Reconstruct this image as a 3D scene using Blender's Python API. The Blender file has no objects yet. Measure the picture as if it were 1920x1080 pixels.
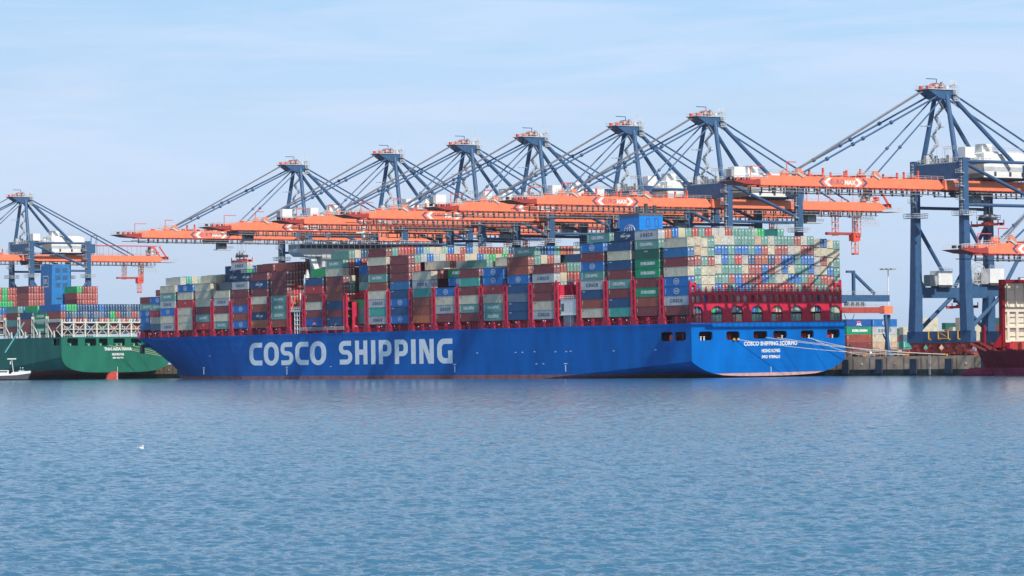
import bpy, math, random
import numpy as np
from mathutils import Vector, Matrix
random.seed(7)
R = math.radians
scene = bpy.context.scene
col = scene.collection

# ------------------------------------------------------------------ camera
# world axes: x = towards the quay (starboard), y = forward along the berthed ships, z = up, water at 0
SA, CA = math.sin(0.9901), math.cos(0.9901)
PITCH, ROLL = R(1.309), 0.0112
CAM = Vector((-566.546, -766.612, 5.7))
fwd0 = Vector((CA, SA, 0)); right0 = Vector((SA, -CA, 0)); zup = Vector((0, 0, 1))
fwd = fwd0 * math.cos(PITCH) + zup * math.sin(PITCH)
up0 = zup * math.cos(PITCH) - fwd0 * math.sin(PITCH)
rt = right0 * math.cos(ROLL) - up0 * math.sin(ROLL)
up = up0 * math.cos(ROLL) + right0 * math.sin(ROLL)
cd = bpy.data.cameras.new("camera"); cam = bpy.data.objects.new("camera", cd); col.objects.link(cam)
m = Matrix((rt, up, -fwd)).transposed().to_4x4(); m.translation = CAM
cam.matrix_world = m
cd.sensor_width = 36.0; cd.lens = 5997.4 / 1920 * 36; cd.clip_start = 1.0; cd.clip_end = 60000
scene.camera = cam

# ------------------------------------------------------------------ light
SUN_TRAVEL = Vector((0.122, 0.717, -0.686)).normalized()
sl = bpy.data.lights.new("sun", 'SUN'); so = bpy.data.objects.new("sun", sl); col.objects.link(so)
sl.energy = 4.6; sl.angle = R(0.5); sl.color = (1.0, 0.955, 0.88)
so.rotation_euler = SUN_TRAVEL.to_track_quat('-Z', 'Y').to_euler()
so.location = (0, -300, 400)
w = bpy.data.worlds.new("World"); scene.world = w; w.use_nodes = True
nt = w.node_tree; nt.nodes.clear()
def wn(t, **k):
    n = nt.nodes.new(t)
    for a, b in k.items(): setattr(n, a, b)
    return n
sky = wn('ShaderNodeTexSky', sky_type='NISHITA', sun_disc=False)
sky.sun_elevation = R(43.5)
sky.sun_rotation = math.atan2(-SUN_TRAVEL.x, -SUN_TRAVEL.y)
sky.air_density = 1.0; sky.dust_density = 1.2; sky.ozone_density = 2.0
# thin high cirrus veil mixed into the clear sky
tc = wn('ShaderNodeTexCoord'); mp = wn('ShaderNodeMapping'); mp.inputs['Scale'].default_value = (3.0, 3.0, 26.0)
mp.inputs['Rotation'].default_value = (0.05, 0.03, 0)
nz = wn('ShaderNodeTexNoise'); nz.inputs['Scale'].default_value = 1.6; nz.inputs['Detail'].default_value = 7; nz.inputs['Roughness'].default_value = 0.55
cr = wn('ShaderNodeValToRGB'); cr.color_ramp.elements[0].position = 0.30; cr.color_ramp.elements[1].position = 0.62
cr.color_ramp.elements[0].color = (0.86, 0.86, 0.86, 1); cr.color_ramp.elements[1].color = (0.98, 0.98, 0.98, 1)
mx = wn('ShaderNodeMixRGB')
sx = wn('ShaderNodeSeparateXYZ'); vr = wn('ShaderNodeValToRGB')     # veil colour by elevation: duller air low down, paler blue above
vr.color_ramp.elements[0].position = 0.0; vr.color_ramp.elements[0].color = (0.600, 0.775, 1.02, 1)
vr.color_ramp.elements[1].position = 0.13; vr.color_ramp.elements[1].color = (0.640, 0.880, 1.22, 1)
ve = vr.color_ramp.elements.new(0.065); ve.color = (0.80, 0.945, 1.20, 1)
n2 = wn('ShaderNodeTexNoise'); n2.inputs['Scale'].default_value = 2.3; n2.inputs['Detail'].default_value = 8; n2.inputs['Roughness'].default_value = 0.6; n2.inputs['Distortion'].default_value = 0.6
c2 = wn('ShaderNodeValToRGB'); c2.color_ramp.elements[0].position = 0.42; c2.color_ramp.elements[0].color = (1, 1, 1, 1); c2.color_ramp.elements[1].position = 0.60; c2.color_ramp.elements[1].color = (0, 0, 0, 1)
e2 = wn('ShaderNodeMapRange'); e2.inputs[1].default_value = 0.05; e2.inputs[2].default_value = 0.13; e2.inputs[3].default_value = 0.12; e2.inputs[4].default_value = 0.75
k2 = wn('ShaderNodeMath', operation='MULTIPLY'); x2 = wn('ShaderNodeMixRGB'); x2.inputs[2].default_value = (0.46, 0.80, 1.15, 1)   # open blue between the cirrus
vm = wn('ShaderNodeMapRange'); vm.inputs[1].default_value = 0.13; vm.inputs[2].default_value = 0.55; vm.inputs[3].default_value = 1.0; vm.inputs[4].default_value = 0.12
vk = wn('ShaderNodeMath', operation='MULTIPLY'); vsc = wn('ShaderNodeVectorMath', operation='SCALE'); vsc.inputs['Scale'].default_value = 10.0
bg = wn('ShaderNodeBackground'); bg.inputs[1].default_value = 0.085; ow = wn('ShaderNodeOutputWorld')
L = nt.links.new
L(tc.outputs['Generated'], mp.inputs[0]); L(mp.outputs[0], nz.inputs['Vector']); L(nz.outputs[0], cr.inputs[0])
L(tc.outputs['Generated'], sx.inputs[0]); L(sx.outputs['Z'], vr.inputs[0]); L(sx.outputs['Z'], vm.inputs[0])
L(cr.outputs[0], vk.inputs[0]); L(vm.outputs[0], vk.inputs[1]); L(vk.outputs[0], mx.inputs[0]); L(mp.outputs[0], n2.inputs['Vector']); L(n2.outputs[0], c2.inputs[0]); L(sx.outputs['Z'], e2.inputs[0]); L(c2.outputs[0], k2.inputs[0]); L(e2.outputs[0], k2.inputs[1]); L(k2.outputs[0], x2.inputs[0]); L(vr.outputs[0], x2.inputs[1]); L(x2.outputs[0], vsc.inputs[0]); L(vsc.outputs[0], mx.inputs[2]); L(sky.outputs[0], mx.inputs[1]); L(mx.outputs[0], bg.inputs[0]); L(bg.outputs[0], ow.inputs[0])
vs = scene.view_settings
vs.view_transform = 'Standard'; vs.look = 'None'; vs.exposure = 0.0; vs.gamma = 1.0; vs.use_curve_mapping = False
scene.cycles.max_bounces = 6; scene.cycles.volume_bounces = 0
scene.cycles.use_denoising = True

# ------------------------------------------------------------------ materials
MATS = {}
def mat(name, c, rough=0.55, dirt=0.12, scale=0.6, metal=0.0, streak=0.0, streakcol=(0.25, 0.16, 0.10), spec=0.4, rnd=0.0):
    if name in MATS: return MATS[name]
    m = bpy.data.materials.new(name); m.use_nodes = True
    n = m.node_tree; b = n.nodes['Principled BSDF']
    b.inputs['Roughness'].default_value = rough; b.inputs['Metallic'].default_value = metal
    b.inputs['Specular IOR Level'].default_value = spec
    t = n.nodes.new('ShaderNodeTexCoord'); no = n.nodes.new('ShaderNodeTexNoise')
    no.inputs['Scale'].default_value = scale; no.inputs['Detail'].default_value = 6; no.inputs['Roughness'].default_value = 0.65
    oi = n.nodes.new('ShaderNodeObjectInfo'); ad = n.nodes.new('ShaderNodeVectorMath'); ad.operation = 'ADD'
    sc = n.nodes.new('ShaderNodeVectorMath'); sc.operation = 'SCALE'; sc.inputs['Scale'].default_value = 57.0
    cb = n.nodes.new('ShaderNodeCombineXYZ')
    for i in range(3): n.links.new(oi.outputs['Random'], cb.inputs[i])
    n.links.new(cb.outputs[0], sc.inputs[0]); n.links.new(t.outputs['Object'], ad.inputs[0]); n.links.new(sc.outputs[0], ad.inputs[1])
    n.links.new(ad.outputs[0], no.inputs['Vector'])
    r = n.nodes.new('ShaderNodeValToRGB'); r.color_ramp.elements[0].position = 0.32; r.color_ramp.elements[1].position = 0.68
    lo = [max(0, x * (1 - dirt * 1.6)) for x in c]; hi = [min(1, x * (1 + dirt) + 0.012 * dirt) for x in c]
    r.color_ramp.elements[0].color = (*lo, 1); r.color_ramp.elements[1].color = (*hi, 1)
    n.links.new(no.outputs[0], r.inputs[0]); last = r.outputs[0]
    if rnd:
        hs = n.nodes.new('ShaderNodeHueSaturation')
        mr = n.nodes.new('ShaderNodeMapRange'); mr.inputs[3].default_value = 1 - rnd; mr.inputs[4].default_value = 1 + rnd
        n.links.new(oi.outputs['Random'], mr.inputs[0]); n.links.new(mr.outputs[0], hs.inputs['Value']); n.links.new(last, hs.inputs['Color']); last = hs.outputs[0]
    if streak:
        mp2 = n.nodes.new('ShaderNodeMapping'); mp2.inputs['Scale'].default_value = (1.6, 1.6, 0.12)
        n2 = n.nodes.new('ShaderNodeTexNoise'); n2.inputs['Scale'].default_value = 1.3; n2.inputs['Detail'].default_value = 5
        n.links.new(ad.outputs[0], mp2.inputs[0]); n.links.new(mp2.outputs[0], n2.inputs['Vector'])
        r2 = n.nodes.new('ShaderNodeValToRGB'); r2.color_ramp.elements[0].position = 0.58; r2.color_ramp.elements[1].position = 0.78
        r2.color_ramp.elements[0].color = (0, 0, 0, 1); r2.color_ramp.elements[1].color = (streak,) * 3 + (1,)
        n.links.new(n2.outputs[0], r2.inputs[0])
        mm = n.nodes.new('ShaderNodeMixRGB'); mm.inputs[2].default_value = (*streakcol, 1)
        n.links.new(r2.outputs[0], mm.inputs[0]); n.links.new(last, mm.inputs[1]); last = mm.outputs[0]
    n.links.new(last, b.inputs['Base Color'])
    MATS[name] = m
    return m

def hull_mat(name, c, boot, zb, seam=0.9):
    m = bpy.data.materials.new(name); m.use_nodes = True; n = m.node_tree; b = n.nodes['Principled BSDF']
    b.inputs['Roughness'].default_value = 0.5; b.inputs['Specular IOR Level'].default_value = 0.08
    N = lambda t: n.nodes.new(t); l = n.links.new
    t = N('ShaderNodeTexCoord'); sp = N('ShaderNodeSeparateXYZ'); l(t.outputs['Object'], sp.inputs[0])
    mp = N('ShaderNodeMapping'); mp.inputs['Scale'].default_value = (0.22, 0.22, 0.07); l(t.outputs['Object'], mp.inputs[0])
    no = N('ShaderNodeTexNoise'); no.inputs['Scale'].default_value = 0.8; no.inputs['Detail'].default_value = 7; l(mp.outputs[0], no.inputs['Vector'])
    r = N('ShaderNodeValToRGB'); r.color_ramp.elements[0].position = 0.3; r.color_ramp.elements[1].position = 0.7
    r.color_ramp.elements[0].color = (c[0]*0.78, c[1]*0.80, c[2]*0.80, 1); r.color_ramp.elements[1].color = (c[0]*1.1, c[1]*1.12, c[2]*1.1, 1)
    l(no.outputs[0], r.inputs[0])
    # welded strake seams
    wv = N('ShaderNodeMath'); wv.operation = 'PINGPONG'; wv.inputs[1].default_value = 1.45; l(sp.outputs['Z'], wv.inputs[0])
    ls = N('ShaderNodeMath'); ls.operation = 'LESS_THAN'; ls.inputs[1].default_value = 0.035; l(wv.outputs[0], ls.inputs[0])
    ms = N('ShaderNodeMixRGB'); ms.blend_type = 'MULTIPLY'; ms.inputs[2].default_value = (0.7, 0.74, 0.78, 1)
    l(ls.outputs[0], ms.inputs[0]); l(r.outputs[0], ms.inputs[1])
    # weathered boot-top paint near the waterline with an uneven edge
    n3 = N('ShaderNodeTexNoise'); n3.inputs['Scale'].default_value = 0.35; n3.inputs['Detail'].default_value = 5; l(t.outputs['Object'], n3.inputs['Vector'])
    za = N('ShaderNodeMath'); za.operation = 'MULTIPLY_ADD'; za.inputs[1].default_value = 0.35; l(n3.outputs[0], za.inputs[0]); l(sp.outputs['Z'], za.inputs[2])
    lt = N('ShaderNodeMath'); lt.operation = 'LESS_THAN'; lt.inputs[1].default_value = zb + 0.17; l(za.outputs[0], lt.inputs[0])
    rb = N('ShaderNodeValToRGB'); rb.color_ramp.elements[0].position = 0.35; rb.color_ramp.elements[1].position = 0.65
    rb.color_ramp.elements[0].color = (boot[0]*0.6, boot[1]*0.6, boot[2]*0.6, 1); rb.color_ramp.elements[1].color = (*boot, 1)
    l(n3.outputs[0], rb.inputs[0])
    mps = N('ShaderNodeMapping'); mps.inputs['Scale'].default_value = (1.0, 1.0, 0.10); l(t.outputs['Object'], mps.inputs[0])
    n5 = N('ShaderNodeTexNoise'); n5.inputs['Scale'].default_value = 0.55; n5.inputs['Detail'].default_value = 8; n5.inputs['Roughness'].default_value = 0.7; l(mps.outputs[0], n5.inputs['Vector'])
    r5 = N('ShaderNodeValToRGB'); r5.color_ramp.elements[0].position = 0.60; r5.color_ramp.elements[0].color = (0, 0, 0, 1); r5.color_ramp.elements[1].position = 0.80; r5.color_ramp.elements[1].color = (0.7, 0.7, 0.7, 1)
    l(n5.outputs[0], r5.inputs[0]); mr5 = N('ShaderNodeMixRGB'); mr5.inputs[2].default_value = (c[0]*0.5+0.03, c[1]*0.5+0.03, c[2]*0.5+0.03, 1); l(r5.outputs[0], mr5.inputs[0]); l(ms.outputs[0], mr5.inputs[1]); ms = mr5
    bpn = N('ShaderNodeTexNoise'); bpn.inputs['Scale'].default_value = 0.35; bpn.inputs['Detail'].default_value = 2; l(t.outputs['Object'], bpn.inputs['Vector'])
    bmp = N('ShaderNodeBump'); bmp.inputs['Strength'].default_value = 0.5; bmp.inputs['Distance'].default_value = 0.12; l(bpn.outputs[0], bmp.inputs['Height']); l(bmp.outputs[0], b.inputs['Normal'])
    mb = N('ShaderNodeMixRGB'); l(lt.outputs[0], mb.inputs[0]); l(ms.outputs[0], mb.inputs[1]); l(rb.outputs[0], mb.inputs[2])
    l(mb.outputs[0], b.inputs['Base Color'])
    return m

M_white = mat('white_paint', (0.78, 0.78, 0.76), 0.5, 0.08)
M_grey = mat('grey_paint', (0.36, 0.37, 0.38), 0.6, 0.15)
M_galv = mat('galvanised_steel', (0.55, 0.56, 0.56), 0.5, 0.15)
M_dark = mat('dark_steel', (0.06, 0.065, 0.08), 0.6, 0.2)
M_orange = mat('orange_crane_paint', (0.87, 0.235, 0.120), 0.5, 0.08, streak=0.10, streakcol=(0.45, 0.10, 0.05))
M_ored = mat('orange_red_paint', (0.75, 0.09, 0.05), 0.5, 0.1)
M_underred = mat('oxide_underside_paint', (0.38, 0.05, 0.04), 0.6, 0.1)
M_cblue = mat('blue_crane_paint', (0.042, 0.108, 0.225), 0.45, 0.12, streak=0.12, streakcol=(0.10, 0.14, 0.2))
M_purple = mat('purple_marking', (0.16, 0.07, 0.17), 0.6, 0.05)
M_yellow = mat('yellow_paint', (0.70, 0.36, 0.03), 0.55, 0.1)
M_boggy = mat('oxide_red_bogie_paint', (0.42, 0.075, 0.055), 0.6, 0.2)
M_sred = mat('crimson_deck_paint', (0.58, 0.018, 0.055), 0.5, 0.10)
M_glass = mat('dark_window_glass', (0.03, 0.05, 0.07), 0.12, 0.1, spec=0.8)
M_rope = mat('pale_rope', (0.62, 0.58, 0.48), 0.8, 0.1)
M_conc = mat('quay_concrete', (0.62, 0.42, 0.28), 0.85, 0.22, scale=0.25, streak=0.25, streakcol=(0.13, 0.10, 0.085))
M_algae = mat('wet_algae_concrete', (0.035, 0.045, 0.04), 0.6, 0.3)
M_fender = mat('fender_rubber', (0.03, 0.05, 0.09), 0.7, 0.2)
M_ground = mat('terminal_asphalt', (0.16, 0.155, 0.15), 0.85, 0.2, scale=0.05)
M_hullblue = hull_mat('blue_hull_paint', (0.0, 0.138, 0.50), (0.42, 0.17, 0.17), 1.25)
M_hullgreen = hull_mat('green_hull_paint', (0.022, 0.155, 0.125), (0.33, 0.06, 0.06), 3.9)
M_green2 = hull_mat('green_transom_paint', (0.022, 0.160, 0.105), (0.33, 0.06, 0.06), -9)
M_hullred = hull_mat('maroon_hull_paint', (0.235, 0.012, 0.022), (0.42, 0.06, 0.12), 2.3)
M_funnelblue = mat('blue_casing_paint', (0.012, 0.22, 0.68), 0.45, 0.08)
M_letter = mat('white_hull_lettering', (0.90, 0.92, 0.93), 0.5, 0.05)
M_cream = mat('cream_steel', (0.72, 0.66, 0.53), 0.55, 0.06)

C = dict(
 c=('cream', (0.60, 0.55, 0.42)), w=('pale grey', (0.55, 0.53, 0.48)), C=('light grey', (0.42, 0.45, 0.47)),
 m=('maroon', (0.215, 0.045, 0.048)), B=('red-brown', (0.31, 0.075, 0.050)), R=('bright red', (0.52, 0.045, 0.05)),
 o=('rusty orange', (0.44, 0.12, 0.05)), b=('bright blue', (0.015, 0.155, 0.47)), p=('mid blue', (0.03, 0.16, 0.36)),
 n=('dark blue', (0.020, 0.075, 0.185)), N=('navy', (0.015, 0.05, 0.135)), A=('royal blue', (0.015, 0.10, 0.38)),
 t=('grey-green', (0.13, 0.31, 0.27)), T=('turquoise', (0.06, 0.36, 0.30)), E=('green', (0.010, 0.27, 0.12)),
 g=('dark green', (0.02, 0.12, 0.09)), k=('blue-grey', (0.12, 0.17, 0.23)), G=('vivid green', (0.02, 0.42, 0.12)),
 r=('brick red', (0.40, 0.085, 0.07)), s=('pale mint', (0.27, 0.45, 0.36)), u=('tan', (0.58, 0.42, 0.30)))
for k_, (nm, c_) in C.items():
    mat('container_' + nm.replace(' ', '_').replace('-', '_'), c_, 0.55, 0.13, 0.5, streak=0.28, streakcol=tuple(x * 0.5 + 0.03 for x in c_), rnd=0.10)
def cmat(k): return MATS['container_' + C[k][0].replace(' ', '_').replace('-', '_')]
M_doorbar = mat('container_lock_rods', (0.62, 0.62, 0.60), 0.45, 0.15)
M_navytext = mat('navy_marking', (0.02, 0.03, 0.10), 0.6, 0.05)
M_redtext = mat('red_marking', (0.55, 0.03, 0.03), 0.6, 0.05)
M_seam = mat('container_floor_rail', (0.05, 0.05, 0.055), 0.7, 0.2)

# ------------------------------------------------------------------ mesh builder
class MB:
    def __init__(s): s.v = []; s.f = []; s.mi = []; s.mats = []
    def slot(s, m):
        if m not in s.mats: s.mats.append(m)
        return s.mats.index(m)
    def add(s, vs, fs, m):
        o = len(s.v); k = s.slot(m)
        s.v += [tuple(v) for v in vs]; s.f += [tuple(i + o for i in f) for f in fs]; s.mi += [k] * len(fs)
        return s
    def box(s, a, b, m):
        x0, y0, z0 = a; x1, y1, z1 = b
        vs = [(x0,y0,z0),(x1,y0,z0),(x1,y1,z0),(x0,y1,z0),(x0,y0,z1),(x1,y0,z1),(x1,y1,z1),(x0,y1,z1)]
        return s.add(vs, [(0,3,2,1),(4,5,6,7),(0,1,5,4),(1,2,6,5),(2,3,7,6),(3,0,4,7)], m)
    def cbox(s, c, d, m): return s.box([c[i]-d[i]/2 for i in range(3)], [c[i]+d[i]/2 for i in range(3)], m)
    def beam(s, p, q, w, h, m, w2=None, h2=None):
        p, q = Vector(p), Vector(q); d = (q - p).normalized()
        ref = Vector((0, 0, 1)) if abs(d.z) < 0.9 else Vector((1, 0, 0))
        a = d.cross(ref).normalized(); b = a.cross(d).normalized()
        if abs(d.z) >= 0.9: a, b = b, a      # near-vertical: w runs along world x, h along world y
        w2 = w2 or w; h2 = h2 or h; vs = []
        for c, ww, hh in ((p, w, h), (q, w2, h2)):
            for i, j in ((-1,-1),(1,-1),(1,1),(-1,1)): vs.append(c + a*(i*ww/2) + b*(j*hh/2))
        return s.add(vs, [(0,1,2,3),(7,6,5,4),(0,4,5,1),(1,5,6,2),(2,6,7,3),(3,7,4,0)], m)
    def tube(s, p, q, r, m, n=8, r2=None):
        p, q = Vector(p), Vector(q); d = (q - p).normalized()
        ref = Vector((0, 0, 1)) if abs(d.z) < 0.9 else Vector((1, 0, 0))
        a = d.cross(ref).normalized(); b = a.cross(d).normalized(); r2 = r2 or r
        vs = []
        for c, rr in ((p, r), (q, r2)):
            for i in range(n): t = 2*math.pi*i/n; vs.append(c + (a*math.cos(t) + b*math.sin(t))*rr)
        fs = [(i, (i+1) % n, n+(i+1) % n, n+i) for i in range(n)] + [tuple(range(n))[::-1], tuple(range(n, 2*n))]
        return s.add(vs, fs, m)
    def path(s, pts, r, m, n=6):
        for a, b in zip(pts[:-1], pts[1:]): s.tube(a, b, r, m, n)
        return s
    def prism(s, poly, z0, z1, m, axis='z'):
        # poly in (u,v); axis = extrusion axis
        f = {'z': lambda u, v, w: (u, v, w), 'y': lambda u, v, w: (u, w, v), 'x': lambda u, v, w: (w, u, v)}[axis]
        n = len(poly); vs = [f(u, v, z0) for u, v in poly] + [f(u, v, z1) for u, v in poly]
        return s.add(vs, [tuple(range(n))[::-1], tuple(range(n, 2*n))] + [(i, (i+1) % n, n+(i+1) % n, n+i) for i in range(n)], m)
    def sphere(s, c, r, m, n=10, k=6, sc=(1, 1, 1)):
        vs = []; fs = []
        for i in range(k+1):
            ph = math.pi*i/k
            for j in range(n):
                t = 2*math.pi*j/n
                vs.append((c[0]+r*sc[0]*math.sin(ph)*math.cos(t), c[1]+r*sc[1]*math.sin(ph)*math.sin(t), c[2]+r*sc[2]*math.cos(ph)))
        for i in range(k):
            for j in range(n): fs.append((i*n+j, (i+1)*n+j, (i+1)*n+(j+1) % n, i*n+(j+1) % n))
        return s.add(vs, fs, m)
    def rail(s, p, q, h, m, step=2.0, r=0.045, rows=2):
        p, q = Vector(p), Vector(q); n = max(1, int((q-p).length/step))
        for i in range(n+1):
            c = p.lerp(q, i/n); s.tube(c, c+Vector((0, 0, h)), r, m, 4)
        for k in range(rows):
            o = Vector((0, 0, h*(k+1)/rows)); s.tube(p+o, q+o, r, m, 4)
        return s
    def mesh(s, name, recalc=True):
        me = bpy.data.meshes.new(name); me.from_pydata(s.v, [], s.f)
        for m in s.mats: me.materials.append(m)
        me.polygons.foreach_set('material_index', s.mi); me.update()
        return me
    def build(s, name, parent=None, off=None):
        if off: s.v = [(x-off[0], y-off[1], z-off[2]) for x, y, z in s.v]
        o = bpy.data.objects.new(name, s.mesh(name)); col.objects.link(o)
        if parent: o.parent = parent
        return o

def fill2d(loops, depth=0.0):
    """flat or extruded plate with holes -> verts (u, v, w), faces"""
    cu = bpy.data.curves.new('t', 'CURVE'); cu.dimensions = '2D'; cu.fill_mode = 'BOTH'; cu.extrude = depth/2
    for lp in loops:
        sp = cu.splines.new('POLY'); sp.points.add(len(lp)-1)
        for p, (u, v) in zip(sp.points, lp): p.co = (u, v, 0, 1)
        sp.use_cyclic_u = True
    o = bpy.data.objects.new('t', cu); col.objects.link(o)
    me = o.to_mesh(); vs = [tuple(v.co) for v in me.vertices]; fs = [tuple(p.vertices) for p in me.polygons]
    o.to_mesh_clear(); bpy.data.objects.remove(o); bpy.data.curves.remove(cu)
    return vs, fs
_tc = {}
def text2d(s, h, bold=0.0, squash=1.0, spacing=1.0):
    key = (s, h, bold, squash, spacing)
    if key in _tc: return _tc[key]
    cu = bpy.data.curves.new('t', 'FONT'); cu.body = s; cu.size = 1.0; cu.offset = bold; cu.space_character = spacing; cu.resolution_u = 2
    o = bpy.data.objects.new('t', cu); col.objects.link(o)
    me = o.to_mesh(); vs = [tuple(v.co) for v in me.vertices]; fs = [tuple(p.vertices) for p in me.polygons]
    o.to_mesh_clear(); bpy.data.objects.remove(o); bpy.data.curves.remove(cu)
    x0 = min(v[0] for v in vs); x1 = max(v[0] for v in vs); y0 = min(v[1] for v in vs); y1 = max(v[1] for v in vs)
    k = h/(y1-y0)
    vs = [((v[0]-x0)*k*squash, (v[1]-y0)*k, 0) for v in vs]
    _tc[key] = (vs, fs, (x1-x0)*k*squash)
    return _tc[key]
# side facing -x: reading direction runs towards -y ; side facing -y: reading direction runs towards +x
def put_text(mb, s, h, at, m, face='-x', bold=0.0, width=None, center=False, spacing=1.0):
    vs, fs, w = text2d(s, h, bold, 1.0, spacing)
    k = width/w if width else 1.0; w *= k
    o = -w/2 if center else 0
    x, y, z = at
    if face == '-x': vv = [(x, y-(v[0]*k+o), z+v[1]) for v in vs]
    else: vv = [(x+v[0]*k+o, y, z+v[1]) for v in vs]
    mb.add(vv, fs, m)
def rrect(u0, v0, u1, v1, r, n=4):
    p = []
    for cx, cy, a in ((u1-r, v1-r, 0), (u0+r, v1-r, 90), (u0+r, v0+r, 180), (u1-r, v0+r, 270)):
        for i in range(n+1):
            t = R(a+90*i/n); p.append((cx+r*math.cos(t), cy+r*math.sin(t)))
    return p
def empty(name, loc=(0, 0, 0), label=None, cat=None, group=None):
    o = bpy.data.objects.new(name, None); col.objects.link(o); o.location = loc; o.empty_display_size = 1
    tag(o, label, cat, group); return o
def tag(o, label=None, cat=None, group=None, kind=None):
    if label: o['label'] = label
    if cat: o['category'] = cat
    if group: o['group'] = group
    if kind: o['kind'] = kind
    return o
def copy_tree(o, parent=None):
    c = o.copy(); col.objects.link(c)
    if parent: c.parent = parent
    for ch in [x for x in o.children]: copy_tree(ch, c)
    return c
ORD = ['zeroth', 'first', 'second', 'third', 'fourth', 'fifth', 'sixth', 'seventh', 'eighth', 'ninth', 'tenth', 'eleventh', 'twelfth', 'thirteenth',
       'fourteenth', 'fifteenth', 'sixteenth', 'seventeenth', 'eighteenth', 'nineteenth', 'twentieth', 'twenty-first', 'twenty-second', 'twenty-third', 'twenty-fourth', 'twenty-fifth']

# ------------------------------------------------------------------ water, ground, quay
def water():
    m = bpy.data.materials.new('harbour_water'); m.use_nodes = True; n = m.node_tree; b = n.nodes['Principled BSDF']
    N = lambda t: n.nodes.new(t); l = n.links.new
    b.inputs['Roughness'].default_value = 0.10; b.inputs['IOR'].default_value = 1.33
    tc = N('ShaderNodeTexCoord'); mp = N('ShaderNodeMapping'); mp.vector_type = 'TEXTURE'; mp.inputs['Rotation'].default_value = (0, 0, R(-33.3)); mp.inputs['Scale'].default_value = (1.7, 0.85, 1)
    l(tc.outputs['Object'], mp.inputs[0])
    acc_ = None       # fine ripples as point-wise slope noise at several sizes
    for sc, amp in ((0.4, 0.16), (2.0, 0.40), (5.0, 0.60), (12.0, 0.50)):
        t = N('ShaderNodeTexNoise'); t.inputs['Scale'].default_value = sc; t.inputs['Detail'].default_value = 2
        l(mp.outputs[0], t.inputs['Vector'])
        sb = N('ShaderNodeVectorMath'); sb.operation = 'SUBTRACT'; sb.inputs[1].default_value = (0.5, 0.5, 0.5); l(t.outputs['Color'], sb.inputs[0])
        ml = N('ShaderNodeVectorMath'); ml.operation = 'MULTIPLY'; ml.inputs[1].default_value = (amp*8, amp*8, 0)
        ln = N('ShaderNodeVectorMath'); ln.operation = 'LENGTH'; l(sb.outputs[0], ln.inputs[0]); hv = N('ShaderNodeVectorMath'); hv.operation = 'SCALE'; l(sb.outputs[0], hv.inputs[0]); l(ln.outputs['Value'], hv.inputs['Scale']); l(hv.outputs[0], ml.inputs[0])   # mostly calm facets, a few steep ones
        if acc_ is None: acc_ = ml.outputs[0]
        else:
            ad = N('ShaderNodeVectorMath'); l(acc_, ad.inputs[0]); l(ml.outputs[0], ad.inputs[1]); acc_ = ad.outputs[0]
    g = N('ShaderNodeNewGeometry'); ad = N('ShaderNodeVectorMath'); l(acc_, ad.inputs[0]); l(g.outputs['Normal'], ad.inputs[1])
    nn = N('ShaderNodeVectorMath'); nn.operation = 'NORMALIZE'; l(ad.outputs[0], nn.inputs[0]); l(nn.outputs[0], b.inputs['Normal'])
    # slow patches of wind on the surface
    n3 = N('ShaderNodeTexNoise'); n3.inputs['Scale'].default_value = 0.012; n3.inputs['Detail'].default_value = 4; l(mp.outputs[0], n3.inputs['Vector'])
    r = N('ShaderNodeValToRGB'); r.color_ramp.elements[0].position = 0.35; r.color_ramp.elements[1].position = 0.65
    r.color_ramp.elements[0].color = (0.042, 0.136, 0.228, 1); r.color_ramp.elements[1].color = (0.052, 0.162, 0.268, 1)
    l(n3.outputs[0], r.inputs[0]); l(r.outputs[0], b.inputs['Base Color'])
    return m
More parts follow.
